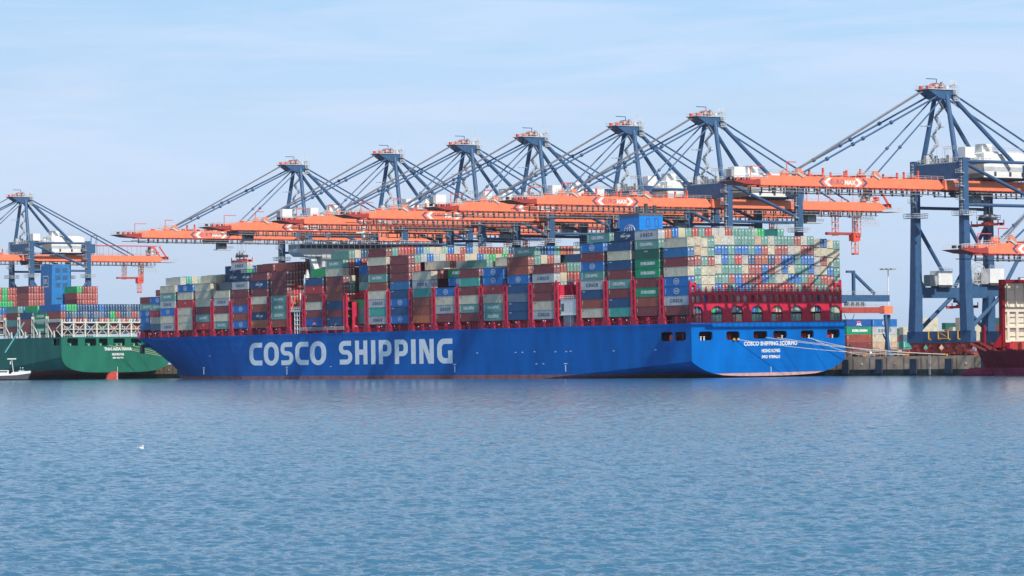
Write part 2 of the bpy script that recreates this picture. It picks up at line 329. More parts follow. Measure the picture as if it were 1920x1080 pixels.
def make_water():
    # one polar sheet of real waves; cells grow with distance, waves shorter than the local cell fade out
    a0 = math.atan2(CA, SA) * 0 + math.atan2(SA, CA)
    th = np.concatenate([np.linspace(-math.pi, -0.30, 16)[:-1], np.linspace(-0.30, -0.215, 8)[:-1], np.arange(-0.205, 0.205, 0.00055), np.linspace(0.215, 0.30, 8), np.linspace(0.30, math.pi, 16)[1:-1]])
    r1 = 58*np.exp(np.arange(0, math.log(1250/58.0), 0.0016))
    rr = np.concatenate([[4, 20, 45], r1, [1400, 1900, 3000, 6000, 12000, 26000]])
    T, Rr = np.meshgrid(th, rr); X = CAM.x+Rr*np.cos(a0+T); Y = CAM.y+Rr*np.sin(a0+T); Zw = np.zeros_like(X)
    g = np.random.default_rng(3); nw = 64
    lam = np.exp(np.linspace(math.log(0.16), math.log(2.6), nw)); wd = a0+math.pi+0.5
    fade = np.clip((Rr-45)/20, 0, 1)*np.clip((1280-Rr)/80, 0, 1)*np.clip((0.24-np.abs(T))/0.02, 0, 1)
    sel = fade > 0; xs, ys, fs_, rs_ = X[sel], Y[sel], fade[sel], Rr[sel]; z = np.zeros_like(xs)
    for i in range(nw):
        k = 2*math.pi/lam[i]; d = wd+g.normal(0, 0.55); sl_ = 0.050*(1.0 if lam[i] < 1.0 else (1.0/lam[i])**0.95)
        w_ = np.clip(lam[i]/(0.0016*rs_)/2.2-0.4, 0, 1)
        ph = k*(xs*math.cos(d)+ys*math.sin(d))+g.uniform(0, 6.28)
        z += w_*(sl_/k)*np.sin(ph)
    z += 0.06*np.sin(xs*0.11+ys*0.05)*np.sin(ys*0.07-xs*0.02)
    Zw[sel] = z*fs_
    nr, nc = X.shape; co = np.stack([X, Y, Zw], -1).reshape(-1, 3).astype(np.float32)
    me = bpy.data.meshes.new('water'); nf_ = (nr-1)*nc
    I, J = np.meshgrid(np.arange(nr-1), np.arange(nc), indexing='ij'); J2 = (J+1) % nc
    q = np.stack([I*nc+J, (I+1)*nc+J, (I+1)*nc+J2, I*nc+J2], -1).reshape(-1)
    me.vertices.add(len(co)); me.vertices.foreach_set('co', co.ravel())
    me.loops.add(len(q)); me.loops.foreach_set('vertex_index', q.astype(np.int32))
    me.polygons.add(nf_); me.polygons.foreach_set('loop_start', np.arange(0, nf_*4, 4, dtype=np.int32)); me.polygons.foreach_set('loop_total', np.full(nf_, 4, dtype=np.int32))
    me.polygons.foreach_set('use_smooth', np.ones(nf_, dtype=bool)); me.update(calc_edges=True)
    me.materials.append(water()); o = bpy.data.objects.new('water', me); col.objects.link(o); tag(o, kind='structure')
make_water()
QT = 5.6
mb = MB(); mb.box((62.6, -900, QT-0.6), (6000, 9000, QT), M_ground)
tag(mb.build('ground'), kind='structure')
mb = MB()
mb.box((62.0, -900, 1.9), (64.4, 1400, QT+0.02), M_conc); mb.box((61.96, -900, -3), (64.4, 1400, 1.9), M_algae)
for i in range(-40, 90):        # panel recesses and mooring rings along the quay face
    y = i*8.0
    mb.box((61.90, y-0.08, 1.9), (62.02, y+0.08, QT), M_dark)
    mb.cbox((61.9, y+4, 3.6), (0.16, 0.5, 0.35), M_white if i % 2 else M_yellow)
mb.box((62.0, -900, QT+0.02), (62.5, 1400, QT+0.28), M_conc)
tag(mb.build('quay_wall'), 'weathered brown concrete quay wall with a dark wet base behind the ships', 'quay wall')
proto = None; nf = 0
fpos = ['right of the green crane-side bollards']
FY = [(3, 'just right of the blue stern'), (-13, 'second from the blue stern'), (-29, 'under the left leg of the large crane'), (-45, 'under the right leg of the large crane'),
      (-61, 'nearest the maroon ship bow'), (433, 'between the blue bow and green stern'), (449, 'under the green ship stern')]
for y, ds in FY:
    if proto is None:
        r = empty('quay_fender', (62, y, 0))
        MB().box((-0.9, -1.5, 0.6), (-0.5, 1.5, 5.0), M_fender).build('fender_panel', r)
        f = MB()
        for z in (1.6, 3.9): f.tube((-0.5, -0.7, z), (0, -0.7, z), 0.45, M_fender); f.tube((-0.5, 0.7, z), (0, 0.7, z), 0.45, M_fender)
        f.build('rubber_cone', r); proto = r
    else: r = copy_tree(proto); r.location = (62, y, 0)
    tag(r, 'dark blue rubber fender on the quay wall, ' + ds, 'fender', 'fenders along the quay wall')
for y, ds in ((-36, 'below the large crane'), (438, 'left of the blue bow')):
    l_ = MB()
    for s in (-0.3, 0.3): l_.tube((61.75, y+s, 0.2), (61.75, y+s, QT+0.6), 0.06, M_galv, 6)
    for i in range(17): l_.tube((61.75, y-0.3, 0.4+i*0.32), (61.75, y+0.3, 0.4+i*0.32), 0.035, M_galv, 5)
    o = l_.build('quay_ladder'); tag(o, 'pale steel ladder down the quay wall ' + ds, 'ladder', 'ladders on the quay wall')
for i, y in enumerate((12, -4, -24, -42, -62)):
    b_ = MB(); b_.tube((0, 0, 0), (0, 0, 0.55), 0.32, M_yellow, 10, 0.26); b_.tube((0, 0, 0.55), (0, 0, 0.75), 0.45, M_yellow, 10, 0.4); b_.cbox((0, 0, -0.02), (1.1, 1.1, 0.1), M_dark)
    o = b_.build('mooring_bollard'); o.location = (63.3, y, QT+0.1)
    tag(o, 'small yellow mooring bollard, %s along the quay edge right of the blue stern' % ORD[i+1], 'bollard', 'bollards on the quay edge')

# ------------------------------------------------------------------ containers
def emblem(mb, x, y, z, r, m):
    """round white globe emblem on a side facing -x"""
    n = 20
    ring = [(math.cos(2*math.pi*i/n), math.sin(2*math.pi*i/n)) for i in range(n)]
    vs, fs = fill2d([[(a*r, b*r) for a, b in ring], [(a*r*0.82, b*r*0.82) for a, b in ring]])
    mb.add([(x, y-v[0]*1.55, z+v[1]) for v in vs], fs, m)
    for dz in (0.28, 0, -0.28):
        hw = math.sqrt(1-(dz/0.85)**2)*0.95*r
        mb.add([(x, y+hw, z+(dz-0.07)*r), (x, y-hw, z+(dz-0.07)*r), (x, y-hw, z+(dz+0.07)*r), (x, y+hw, z+(dz+0.07)*r)], [(0, 1, 2, 3)], m)
LEN = 12.19; WID = 2.438
_cm = {}
def container_mesh(k, h, L=LEN):
    key = (k, round(h, 2), L)
    if key in _cm: return _cm[key]
    m = cmat(k); mb = MB(); hw = WID/2; hl = L/2; e = 0.12
    # corner posts, rails
    for sx in (-1, 1):
        for sy in (-1, 1): mb.cbox((sx*(hw-0.08), sy*(hl-0.08), h/2), (0.16, 0.16, h-0.03), m)
        mb.box((sx*hw-(0.1 if sx > 0 else 0), -hl+0.16, 0.02), (sx*hw+(0.1 if sx < 0 else 0), hl-0.16, 0.17), m)
        mb.box((sx*hw-(0.08 if sx > 0 else 0), -hl+0.16, h-0.13), (sx*hw+(0.08 if sx < 0 else 0), hl-0.16, h-0.02), m)
        # corrugated wall
        n = 22 if L > 8 else 11; vs = []; fs = []; x1 = sx*(hw-0.02); x0 = sx*(hw-0.06); p = (L-0.36)/n
        for i in range(n):
            y = -hl+0.18+i*p
            for yy, xx in ((y, x1), (y+p*0.34, x1), (y+p*0.5, x0), (y+p*0.84, x0)): vs += [(xx, yy, 0.17), (xx, yy, h-0.13)]
        vs += [(x1, hl-0.18, 0.17), (x1, hl-0.18, h-0.13)]
        for i in range(n*4): a = 2*i; fs.append((a, a+1, a+3, a+2) if sx < 0 else (a, a+2, a+3, a+1))
        mb.add(vs, fs, m)
    mb.box((-hw+0.05, -hl+0.1, h-0.09), (hw-0.05, hl-0.1, h-0.05), m)
    mb.box((-hw+0.05, -hl+0.1, 0.03), (hw-0.05, hl-0.1, 0.10), M_seam)
    mb.box((-hw+0.02, -hl+0.01, 0.0), (hw-0.02, -hl+0.14, 0.10), M_seam)
    mb.box((-hw+0.1, hl-0.12, 0.1), (hw-0.1, hl-0.06, h-0.05), m)
    # door end (faces -y): two leaves, lock rods, handles
    for a, b in ((-hw+0.14, -0.02), (0.02, hw-0.14)):
        mb.box((a, -hl+0.035, 0.14), (b, -hl+0.09, h-0.12), m)
        mb.box((a+0.12, -hl+0.028, h*0.50), (b-0.12, -hl+0.04, h*0.56), m)
    reefer = k in 'cwu'
    for x in (-0.82, -0.34, 0.34, 0.82):
        mb.box((x-0.025, -hl-0.01, 0.14), (x+0.025, -hl+0.034, h-0.14), M_doorbar if not reefer else m)
        for z in (0.32, h-0.34): mb.box((x-0.09, -hl-0.015, z-0.07), (x+0.09, -hl+0.034, z+0.07), M_doorbar if not reefer else m)
        mb.box((x-0.02, -hl-0.02, 1.02), (x+0.26, -hl+0.034, 1.10), M_doorbar)
    if not reefer:
        mb.box((0.22, -hl-0.02, h*0.72), (0.95, -hl-0.012, h*0.82), M_white); mb.box((-0.95, -hl-0.02, h*0.66), (-0.6, -hl-0.012, h*0.80), M_white)
    else:
        mb.box((-0.95, -hl-0.02, h*0.74), (-0.62, -hl-0.012, h*0.82), M_redtext); mb.box((-0.75, -hl-0.02, 0.5), (-0.6, -hl-0.012, 0.85), M_dark)
    if L > 8:
        x = -hw-0.005; zc = h/2
        W, NV = M_white, M_navytext
        if k == 'C': put_text(mb, 'COSCO', 1.1, (x, 0, zc-0.52), NV, bold=0.045, width=6.4, center=True, spacing=1.5)
        elif k == 't':
            put_text(mb, 'CHINA SHIPPING', 1.1, (x, 0.3, zc-0.52), W, bold=0.05, width=6.6, center=True)
            mb.box((x, hl-0.75, 0.35), (x+0.02, hl-0.55, h-0.35), W)
        elif k == 'E': put_text(mb, 'EVERGREEN', 1.0, (x, -0.4, zc-0.48), W, bold=0.06, width=7.4, center=True)
        elif k == 'b': emblem(mb, x, -0.2, zc, 0.92, W); mb.box((x, hl-0.72, 0.6), (x+0.02, hl-0.62, h-0.6), W)
        elif k == 'c': put_text(mb, 'UES', 0.42, (x, hl-0.7, h-0.85), M_redtext, bold=0.04)
        elif k == 'N':
            put_text(mb, 'CMA CGM', 0.8, (x, 0, zc-0.4), W, bold=0.06, width=5.2, center=True)
            for sg in (1, -1):
                for i in range(5):
                    t = i/4; y0 = sg*(1.4-0.5*t*5*0.5); mb.box((x, y0-0.28, zc+sg*(0.62+0.07*i)-0.035), (x+0.02, y0+0.28, zc+sg*(0.62+0.07*i)+0.035), W)
        elif k == 'A':
            put_text(mb, 'APL', 0.95, (x, -0.1, 0.45), W, bold=0.06, width=2.7, center=True); mb.box((x, -1.25, 1.55), (x+0.02, 1.25, 2.15), M_redtext)
            mb.box((x, -0.85, 1.75), (x+0.018, 0.75, 1.9), W)
        elif k == 'g': put_text(mb, 'UASC', 0.42, (x, 0.4, h-0.85), W, bold=0.03, width=2.0, center=True)
        elif k in 'mBor':
            mb.box((x, hl-0.72, h*0.45), (x+0.02, hl-0.60, h-0.4), W)
            mb.box((x, -hl+0.75, h-0.62), (x+0.02, -hl+1.15, h-0.5), W)
        elif k in 'np': mb.box((x, hl-2.1, h-0.62), (x+0.02, hl-0.8, h-0.42), W)
        elif k == 'R': mb.box((x, -0.5, zc+0.15), (x+0.02, 0.5, zc+0.3), W); mb.box((x, -0.12, zc-0.1), (x+0.018, 0.12, zc+0.7), W)
        elif k == 'w': mb.box((x, hl-1.3, h-0.7), (x+0.02, hl-0.8, h-0.5), M_redtext)
        elif k == 'T': mb.box((x, hl-0.75, 0.35), (x+0.02, hl-0.58, h-0.35), W)
    _cm[key] = mb.mesh('shipping_container'); return _cm[key]
ALLC = []
def container(k, h, mw, label, group, L=LEN):
    o = bpy.data.objects.new('shipping_container', container_mesh(k, h, L)); col.objects.link(o)
    o.matrix_world = mw; tag(o, label, 'shipping container', group); ALLC.append(o); return o
DESC = dict(C='light grey container with dark lettering', t='grey-green container with white lettering', E='green container with white lettering', b='bright blue container with round white emblem',
            c='cream container with small red mark', N='navy container with white lettering', A='royal blue container with white lettering', g='dark green container', m='maroon container', B='red-brown container',
            R='bright red container', o='rusty orange container', p='mid blue container', n='dark blue container', T='turquoise container', k='blue-grey container', w='pale grey container', r='brick red container', G='vivid green container', s='pale mint container', u='tan container')

LIST = 0.0070
SHIP = Matrix.Rotation(-LIST, 4, 'Y')
P = 14.7
AFT = {i+1: i*P for i in range(4)}
for i in range(11): AFT[5+i] = 4.8557*P + i*P
for i in range(9): AFT[16+i] = 16.605*P + i*P
PORT = {1: 'cpmcbbCm', 2: 'CtgEEmEBm', 3: 'ncnmtmnT', 4: 'bmbtCnBc', 5: 'mCmmcC', 6: 'BBbnknn', 7: 'bbRctt', 8: 'mTmctm', 9: 'Eb bcCm'.replace(' ', ''), 10: 'cCTBBo',
        11: 'mmmpnbnb', 12: 'mcmtBcCTC', 13: '', 14: 'tcmBBnmn', 15: 'nRmcmA', 16: 'mmmtttB', 17: 'mNmcBNo', 18: 'CmmbBb', 19: 'cCmct', 20: 'cccmtR', 21: 'bcRccc', 22: 'ctCbcC', 23: 'btRck', 24: 'mtbbp'}
NIN = {1: 8, 2: 9, 3: 9, 4: 9, 5: 6, 6: 8, 7: 6, 8: 6, 9: 6, 10: 6, 11: 8, 12: 9, 13: 8, 14: 9, 15: 7, 16: 8, 17: 8, 18: 7, 19: 6, 20: 7, 21: 6, 22: 7, 23: 6, 24: 5}
WALL = ['cbrcb', 'curttb', 'cctccc', 'ttrccc', 'cbwctb', 'wbbttr', 'wtttrt', 'tbRtbb', 'tbwcrb', 'ttnrBk', 'ubrrRr', 'trobbr', 'wcnrtr', 'trrcwr', 'trbbcR', 'twbcbr', 'rcttbt', 'wrbttr', 'trbbrr', 'ccwwtt', 'bcrcrt', 'cccbrr', 'tctttt']
SECOND = 'Cobctrt' + 'RwwrtttsG'
HB = 2.896
def bayins(b):   # rows lost at the narrowing bow
    return {22: 0, 23: 1, 24: 2}.get(b, 0)
def nt_(b, r):
    ins = bayins(b)
    if r < ins or r > 22-ins: return 0
    if r == ins: return len(PORT[b])
    if b == 13: return 0 if r < 1 else (3 if r == 1 else 7 if r < 4 else 8)
    n = NIN[b]; rr = random.Random(b*31+r)
    if b == 2: return 9 if r < 16 else 8
    if b in (3,): return 9 if r in (1, 2, 3) or 6 < r < 17 else 8
    if b == 4: return 9 if r == 1 or 5 < r < 15 else 8
    if b == 10 and r in (2, 3): return 7
    if b == 7 and r in (2, 3, 4): return 7
    if b == 19 and 2 <= r <= 7: return 8
    if b == 15 and r >= 2: return 7
    if b in (20,) and r >= 1: return 7
    if b in (16, 17, 18) and r > 12: return n - (1 if rr.random() < 0.4 else 0)
    if b in (5, 8, 9, 10) and rr.random() < 0.3 and r > 4: return n+1
    if b == 1: return 8
    return n
def base_z(b, r): return 18.9 + (0.55 if 2 <= r <= 20 else 0.25 if r in (1, 21) else 0)
rng = random.Random(5)
POOL = 'cccwttttsbbbrrrmBBRnkTGoC'
rest = MB()
def simple_box(mw, k, h, L=LEN):
    m_ = cmat(k); vs = []; hw = WID/2; hl = L/2
    for z in (0.02, h-0.03):
        for x, y in ((-hw, -hl), (hw, -hl), (hw, hl), (-hw, hl)): vs.append(mw @ Vector((x, y, z)))
    rest.add(vs, [(0, 3, 2, 1), (4, 5, 6, 7), (0, 1, 5, 4), (1, 2, 6, 5), (2, 3, 7, 6), (3, 0, 4, 7)], m_)
    if L > 8 or True:
        mm = M_doorbar if k not in 'cwu' else m_
        for x in (-0.6, 0.6):
            a = mw @ Vector((x-0.05, -hl-0.02, 0.2)); b = mw @ Vector((x+0.05, -hl-0.02, 0.2)); c = mw @ Vector((x+0.05, -hl-0.02, h-0.2)); d = mw @ Vector((x-0.05, -hl-0.02, h-0.2))
            rest.add([a, b, c, d], [(0, 1, 2, 3)], mm)
        for x, z in ((0.55, 0.78), (-0.75, 0.72)):
            a = mw @ Vector((x-0.2, -hl-0.03, h*z-0.12)); b = mw @ Vector((x+0.2, -hl-0.03, h*z-0.12)); c = mw @ Vector((x+0.2, -hl-0.03, h*z+0.12)); d = mw @ Vector((x-0.2, -hl-0.03, h*z+0.12))
            if k not in 'cwu': rest.add([a, b, c, d], [(0, 1, 2, 3)], M_white)
GRP = 'containers stacked on the blue ship'
for r in range(1, 23): simple_box(SHIP @ Matrix.Translation((0.2+2.532*(r+0.5), P/2, 16.45)), 'srrtsmBcrstr'[r % 12], 2.5)
stackname = {}
cnt = 0
for b in AFT: 
    if PORT[b]: cnt += 1; stackname[b] = cnt
for b in AFT:
    s = AFT[b] + P/2
    for r in range(23):
        n = nt_(b, r)
        if not n: continue
        ins = bayins(b); bz = base_z(b, r)
        h = HB
        if b >= 23: h = 2.62
        if b == 1 and r in (2, 3): h = 2.80
        if b == 1 and r > 18: h = 2.80
        x = 0.2 + 2.532*(r+0.5) + (0.6 if b == 23 else 1.2 if b == 24 else 0)*(1 if r < 12 else -1)*0.8
        for k in range(n):
            z = bz + k*h
            port = (r == ins)
            if b == 9 and port and k >= 4: continue
            mw = SHIP @ Matrix.Translation((x, s, z))
            tier = n-1-k
            if port:
                c_ = PORT[b][tier]
                lab = '%s, %s from top, %s port-side stack from the stern' % (DESC[c_], ORD[tier+1], ORD[stackname[b]])
                container(c_, h, mw, lab, GRP); continue
            nb = nt_(b, r-1); na = nt_(b-1, r) if b > 1 and b not in (5, 16) else (0 if b in (1,) or r < 6 else 99)
            if b == 9 and r <= 3 and k >= 4:
                if r == 2 and k < 6:
                    container('bE'[k-4], h, mw, ('bright blue container with round emblem set back above the ninth port stack', 'green lettered container set back on top above the ninth port stack')[k-4], GRP)
                continue
            if b == 1 and tier < 6:
                c_ = WALL[r][tier]
                if tier < 5:
                    cn = C[c_][0]
                    container(c_, h, mw, '%s container doors, %s row down, %s column from left of the stern container wall' % (cn, ORD[tier+1], ORD[r+1]), GRP)
                else: simple_box(mw, c_, h)
                continue
            if b == 2 and k == n-1 and r < len(SECOND) and r > 0: c_ = SECOND[r]
            elif b == 14 and k >= 2: c_ = ('tcBr' * 3)[k] if r % 4 == 1 else ('crwb' * 3)[k] if r % 4 == 2 else ('nbtr'*3)[k] if r % 4 == 3 else ('GtRG'*3)[k]
            elif b in (16, 17) and k >= 5: c_ = rng.choice('mmmBBro')
            elif b == 18: c_ = rng.choice('NnkbG')
            elif b in (20, 21): c_ = rng.choice('cccwt')
            else: c_ = rng.choice(POOL)
            exposed = k >= nb or k >= na or k == n-1 or r == 22
            if not exposed: continue
            if (b, r) == (19, 2) and k >= 5:
                container('tNN'[k-5], h, mw, ['grey-green lettered container under two navy ones left of the lifted container', 'lower of two navy containers left of the lifted container', 'upper of two navy containers left of the lifted container'][k-5], GRP); continue
            if b == 19 and k >= 6: c_ = 'nkbGnk'[r % 6]
            if (b, r) == (3, 1) and k == n-1: container('N', h, mw, 'navy container with white lettering, atop the row behind the third port stack', GRP); continue
            if (b, r) == (4, 1) and k == n-1: container('t', h, mw, 'grey-green container with white lettering, atop the row behind the fourth port stack', GRP); continue
            if (b, r) == (6, 1) and k == n-1: container('t', h, mw, 'grey-green container with white lettering, atop the row behind the sixth port stack', GRP); continue
            if (b, r) == (7, 2) and k == n-1: container('c', h, mw, 'cream container raised one row in above the seventh port stack', GRP); continue
            if (b, r) == (10, 2) and k == n-1: container('c', h, mw, 'cream container raised one row in above the tenth port stack', GRP); continue
            if (b, r) == (18, 1) and k == n-1: container('N', h, mw, 'navy container with white lettering, on top behind the lifted container', GRP); continue
            if (b, r) == (21, 1) and k == n-1: c_ = 't'
            simple_box(mw, c_, h)
# a lone long container on top, far side
mw = SHIP @ Matrix.Translation((0.2+2.532*18.5, AFT[2]+P/2, 19.45+8*HB))
container('T', HB, mw, 'plain turquoise container alone on top near the right end of the stack', GRP)

# ------------------------------------------------------------------ the blue container ship
ship = empty('container_ship', (0, 0, 0), 'huge blue container ship moored with its stern facing right, tall white letters on its side', 'container ship')
ship.matrix_world = SHIP
DZ = 16.4
def smooth(x): x = max(0, min(1, x)); return x*x*(3-2*x)
def hull_loft(mb, m, beam, length, deck, zc, s0, drop, bow_d, bow_w, boww_len, sheer=0.0, zmin=-2.0, s_first=0.0, side_from=0.0):
    """zc(u) = transom bottom height for u in 0..1 (side..centre)."""
    hb = beam/2; prof = []
    ss = sorted(set([s_first, 5, 10, 20, 30, 45, 60, 80, 100, 150, 200, 250] + [length-boww_len-40+i*(boww_len+40)/26 for i in range(27)]))
    ss = [s for s in ss if s >= s_first and s <= length]
    us = [0, 0.04, 0.1, 0.18, 0.28, 0.4, 0.6, 0.8, 1.0]
    def bd(s):   # half breadth at deck
        q = (s-(length-bow_d))/bow_d
        return hb if q <= 0 else hb*max(0, 1-q**2.6)**0.62
    def bw(s):   # half breadth at waterline
        q = (s-(length-15-boww_len))/boww_len
        return hb if q <= 0 else (hb*max(0, 1-q**1.65) if q < 1 else 0)
    rows = []
    NV = 7
    for s in ss:
        row = []; d = bd(s); w_ = min(bw(s), d); stemz = 0
        if s > length-15: stemz = (s-(length-15))/15*(deck*0.92)   # raked stem
        zk = max(zc(0)-drop*s, zmin)
        zd = deck + sheer*smooth((s-(length-60))/60)
        for j in range(NV+1):
            f = j/NV; z = zd + (max(zk, zmin)-zd)*f
            if s > length-boww_len-40: z = zd+(zmin-zd)*f
            zz = max(0, min(1, z/zd))
            if s > length-15:
                z = max(z, stemz) ; zz = max(0, (z-stemz)/max(0.01, zd-stemz)); half = d*zz**1.3
            else: half = w_+(d-w_)*zz**1.35
            row.append((half, z))
        # under body
        for u in us[1:]:
            half0, z0 = row[NV]
            z = max(zc(u)-drop*s, zmin-0.5*u) if s < 120 else zmin-0.5*u
            if s > length-15: z = z0
            row.append((half0*(1-u), min(z, z0)))
        rows.append((s, row))
    n = len(rows[0][1])
    vs = []; fs = []
    for s, row in rows:
        for h_, z in row: vs.append((hb-h_, s, z))
        for h_, z in row: vs.append((hb+h_, s, z))
    for i in range(len(rows)-1):
        for sd in (0, 1):
            a0 = i*2*n+sd*n; b0 = (i+1)*2*n+sd*n
            for j in range(n-1):
                if rows[i][0] < side_from-0.01 and sd == 0 and j < NV: continue
                q = (a0+j, a0+j+1, b0+j+1, b0+j)
                fs.append(q if sd else q[::-1])
    # deck
    for i in range(len(rows)-1): fs.append((i*2*n, (i+1)*2*n, (i+1)*2*n+n, i*2*n+n))
    mb.add(vs, fs, m)
def zc_b(u):
    pts = [(0, 5.0), (0.04, 4.1), (0.1, 3.1), (0.18, 2.1), (0.28, 1.25), (0.4, 0.65), (0.6, 0.35), (0.8, 0.22), (1, 0.2)]
    for (a, za), (b, zb) in zip(pts[:-1], pts[1:]):
        if a <= u <= b: return za+(zb-za)*(u-a)/(b-a)
    return 0.2
hb = MB(); BM = 58.6
hull_loft(hb, M_hullblue, BM, 399, DZ, zc_b, 0, 0.062, 56, 0, 112, side_from=20.0)
# transom plate with mooring openings
outl = [(0, DZ), (0, zc_b(0))] + [(BM/2*u, zc_b(u)) for u in (0.02, 0.04, 0.07, 0.1, 0.14, 0.18, 0.23, 0.28, 0.34, 0.4, 0.6, 0.8, 1.0)]
outl += [(BM-t, z) for t, z in outl[::-1][1:]]
holes = [(2.8, 11.2, 7.8, 13.85), (13, 11.2, 18, 13.8), (23.2, 11.45, 28.5, 13.75), (30.8, 11.45, 36, 13.75), (41.4, 11.4, 46.4, 13.75), (51.6, 11.35, 56.6, 13.95)]
vs, fs = fill2d([outl] + [rrect(*h_, 0.7) for h_ in holes], 0.5)
hb.add([(u, -0.05-w_, v) for u, v, w_ in vs], fs, M_hullblue)
# side plate with two openings
so_ = [(0, DZ), (20, DZ), (20, zc_b(0)-1.24), (10, zc_b(0)-0.62), (0, zc_b(0))]
vs, fs = fill2d([so_, rrect(2.4, 11.2, 8.2, 13.85, 0.9), rrect(9.1, 11.2, 15.3, 13.9, 0.9)], 0.4)
hb.add([(0.2+w_, u, v) for u, v, w_ in vs], fs, M_hullblue)
hull_o = hb.build('hull', ship)
mb = MB()   # mooring deck inside the openings
M_shadered = mat('deck_red_shaded_inside', (0.13, 0.012, 0.022), 0.6, 0.2)  # deck red darkened in the colour itself, for the shade inside the openings
mb.box((0.5, 4.5, 10.6), (BM-0.5, 5.0, DZ-0.3), M_shadered); mb.box((0.5, 0.4, 10.5), (BM-0.5, 19, 10.8), M_shadered)
mb.box((3.2, 4.8, 10.6), (3.6, 19, DZ-0.3), M_shadered)
mb.build('mooring_deck', ship)
for x, y in ((53.5, 2.6), (25, 2.8), (34, 2.8), (43.5, 2.7), (15, 2.9), (2.2, 11)):
    d_ = MB(); d_.tube((x-1.2, y, 12.1), (x+1.2, y, 12.1), 0.75 if x < 50 else 1.15, M_sred, 12)
    for e in (-1.3, 0, 1.3): d_.tube((x+e-0.08, y, 12.1), (x+e+0.08, y, 12.1), 1.05 if x < 50 else 1.3, M_ored, 12)
    d_.build('mooring_winch', ship)
for x in (4.3, 5.5, 35, 45.4, 54.6):
    d_ = MB(); d_.tube((x, 0.9, 10.8), (x, 0.9, 12.3), 0.22, M_white, 8); d_.tube((x, 0.9, 12.2), (x, 0.9, 12.4), 0.34, M_white, 8); d_.build('mooring_bitt', ship)
d_ = MB()
for x in (15.6, 17.2): d_.sphere((x, -0.65, 11.3), 0.45, M_yellow, 10, 6)
d_.build('rope_guard', ship)
# worn pale-red boot topping strip on the transom
st_ = [(BM/2*u, zc_b(u)) for u in (0.28, 0.34, 0.4, 0.6, 0.8, 1.0)]
st_ += [(BM-t, z) for t, z in st_[::-1][1:]]
st_ = [p for p in st_]; poly = st_ + [(BM-8.6, 1.15), (8.6, 1.15)]
vs, fs = fill2d([poly])
mb = MB(); mb.add([(u, -0.306, v+0.01) for u, v, w_ in vs], fs, mat('faded_boot_top', (0.55, 0.36, 0.36), 0.6, 0.15)); mb.build('boot_topping', ship)

# big side lettering: outline shapes in a unit box (u 0..1 = reading direction, v 0..1)
def arcpts(cx, cy, rx, ry, a0, a1, n=8): return [(cx+rx*math.cos(R(a0+(a1-a0)*i/n)), cy+ry*math.sin(R(a0+(a1-a0)*i/n))) for i in range(n+1)]
TV, TH = 0.30, 0.215
GL = {}
GL['C'] = [[(1, 1), (0.45, 1)] + arcpts(0.45, 0.62, 0.45, 0.38, 90, 180)[1:] + arcpts(0.45, 0.38, 0.45, 0.38, 180, 270) + [(1, 0), (1, TH)] + [(0.5, TH)] + arcpts(0.5, 0.40, 0.20, 0.40-TH, 270, 180)[1:] + arcpts(0.5, 0.60, 0.20, 0.40-TH, 180, 90) + [(1, 1-TH)]]
GL['O'] = [arcpts(0.5, 0.60, 0.5, 0.42, 0, 180) + arcpts(0.5, 0.40, 0.5, 0.42, 180, 360), arcpts(0.5, 0.60, 0.22, 0.215, 0, 180) + arcpts(0.5, 0.40, 0.22, 0.215, 180, 360)]
GL['S'] = [[(0.92, 1), (0.40, 1)] + arcpts(0.40, 0.72, 0.40, 0.28, 90, 180)[1:] + arcpts(0.40, 0.68, 0.40, 0.26, 180, 270) + [(0.58, 0.42)] + arcpts(0.58, 0.315, 0.13, 0.105, 90, 0)[1:] + arcpts(0.58, 0.315, 0.13, 0.105, 0, -90)[1:] + [(0.05, 0.21), (0.05, 0), (0.55, 0)] + arcpts(0.55, 0.28, 0.45, 0.28, -90, 0)[1:] + arcpts(0.55, 0.34, 0.45, 0.27, 0, 90) + [(0.42, 0.61)] + arcpts(0.42, 0.70, 0.12, 0.09, 270, 180)[1:] + arcpts(0.42, 0.70, 0.12, 0.09, 180, 90)[1:] + [(0.92, 0.79)]]
GL['H'] = [[(0, 0), (0.32, 0), (0.32, 0.40), (0.68, 0.40), (0.68, 0), (1, 0), (1, 1), (0.68, 1), (0.68, 0.62), (0.32, 0.62), (0.32, 1), (0, 1)]]
GL['I'] = [[(0, 0), (1, 0), (1, 1), (0, 1)]]
GL['P'] = [[(0, 0), (0.32, 0), (0.32, 0.32), (0.6, 0.32)] + arcpts(0.6, 0.55, 0.40, 0.23, 270, 360)[1:] + arcpts(0.6, 0.72, 0.40, 0.28, 0, 90) + [(0, 1)],
           [(0.32, 0.52), (0.55, 0.52)] + arcpts(0.55, 0.64, 0.14, 0.12, 270, 360)[1:] + arcpts(0.55, 0.70, 0.14, 0.11, 0, 90) + [(0.32, 0.81)]]
GL['N'] = [[(0, 0), (0.28, 0), (0.28, 0.62), (0.64, 0), (1, 0), (1, 1), (0.72, 1), (0.72, 0.38), (0.38, 1), (0, 1)]]
GL['G'] = [[(1, 1), (0.45, 1)] + arcpts(0.45, 0.62, 0.45, 0.38, 90, 180)[1:] + arcpts(0.45, 0.38, 0.45, 0.38, 180, 270) + [(1, 0), (1, 0.52), (0.72, 0.52), (0.72, TH), (0.5, TH)] + arcpts(0.5, 0.40, 0.20, 0.40-TH, 270, 180)[1:] + arcpts(0.5, 0.60, 0.20, 0.40-TH, 180, 90) + [(1, 1-TH)]]
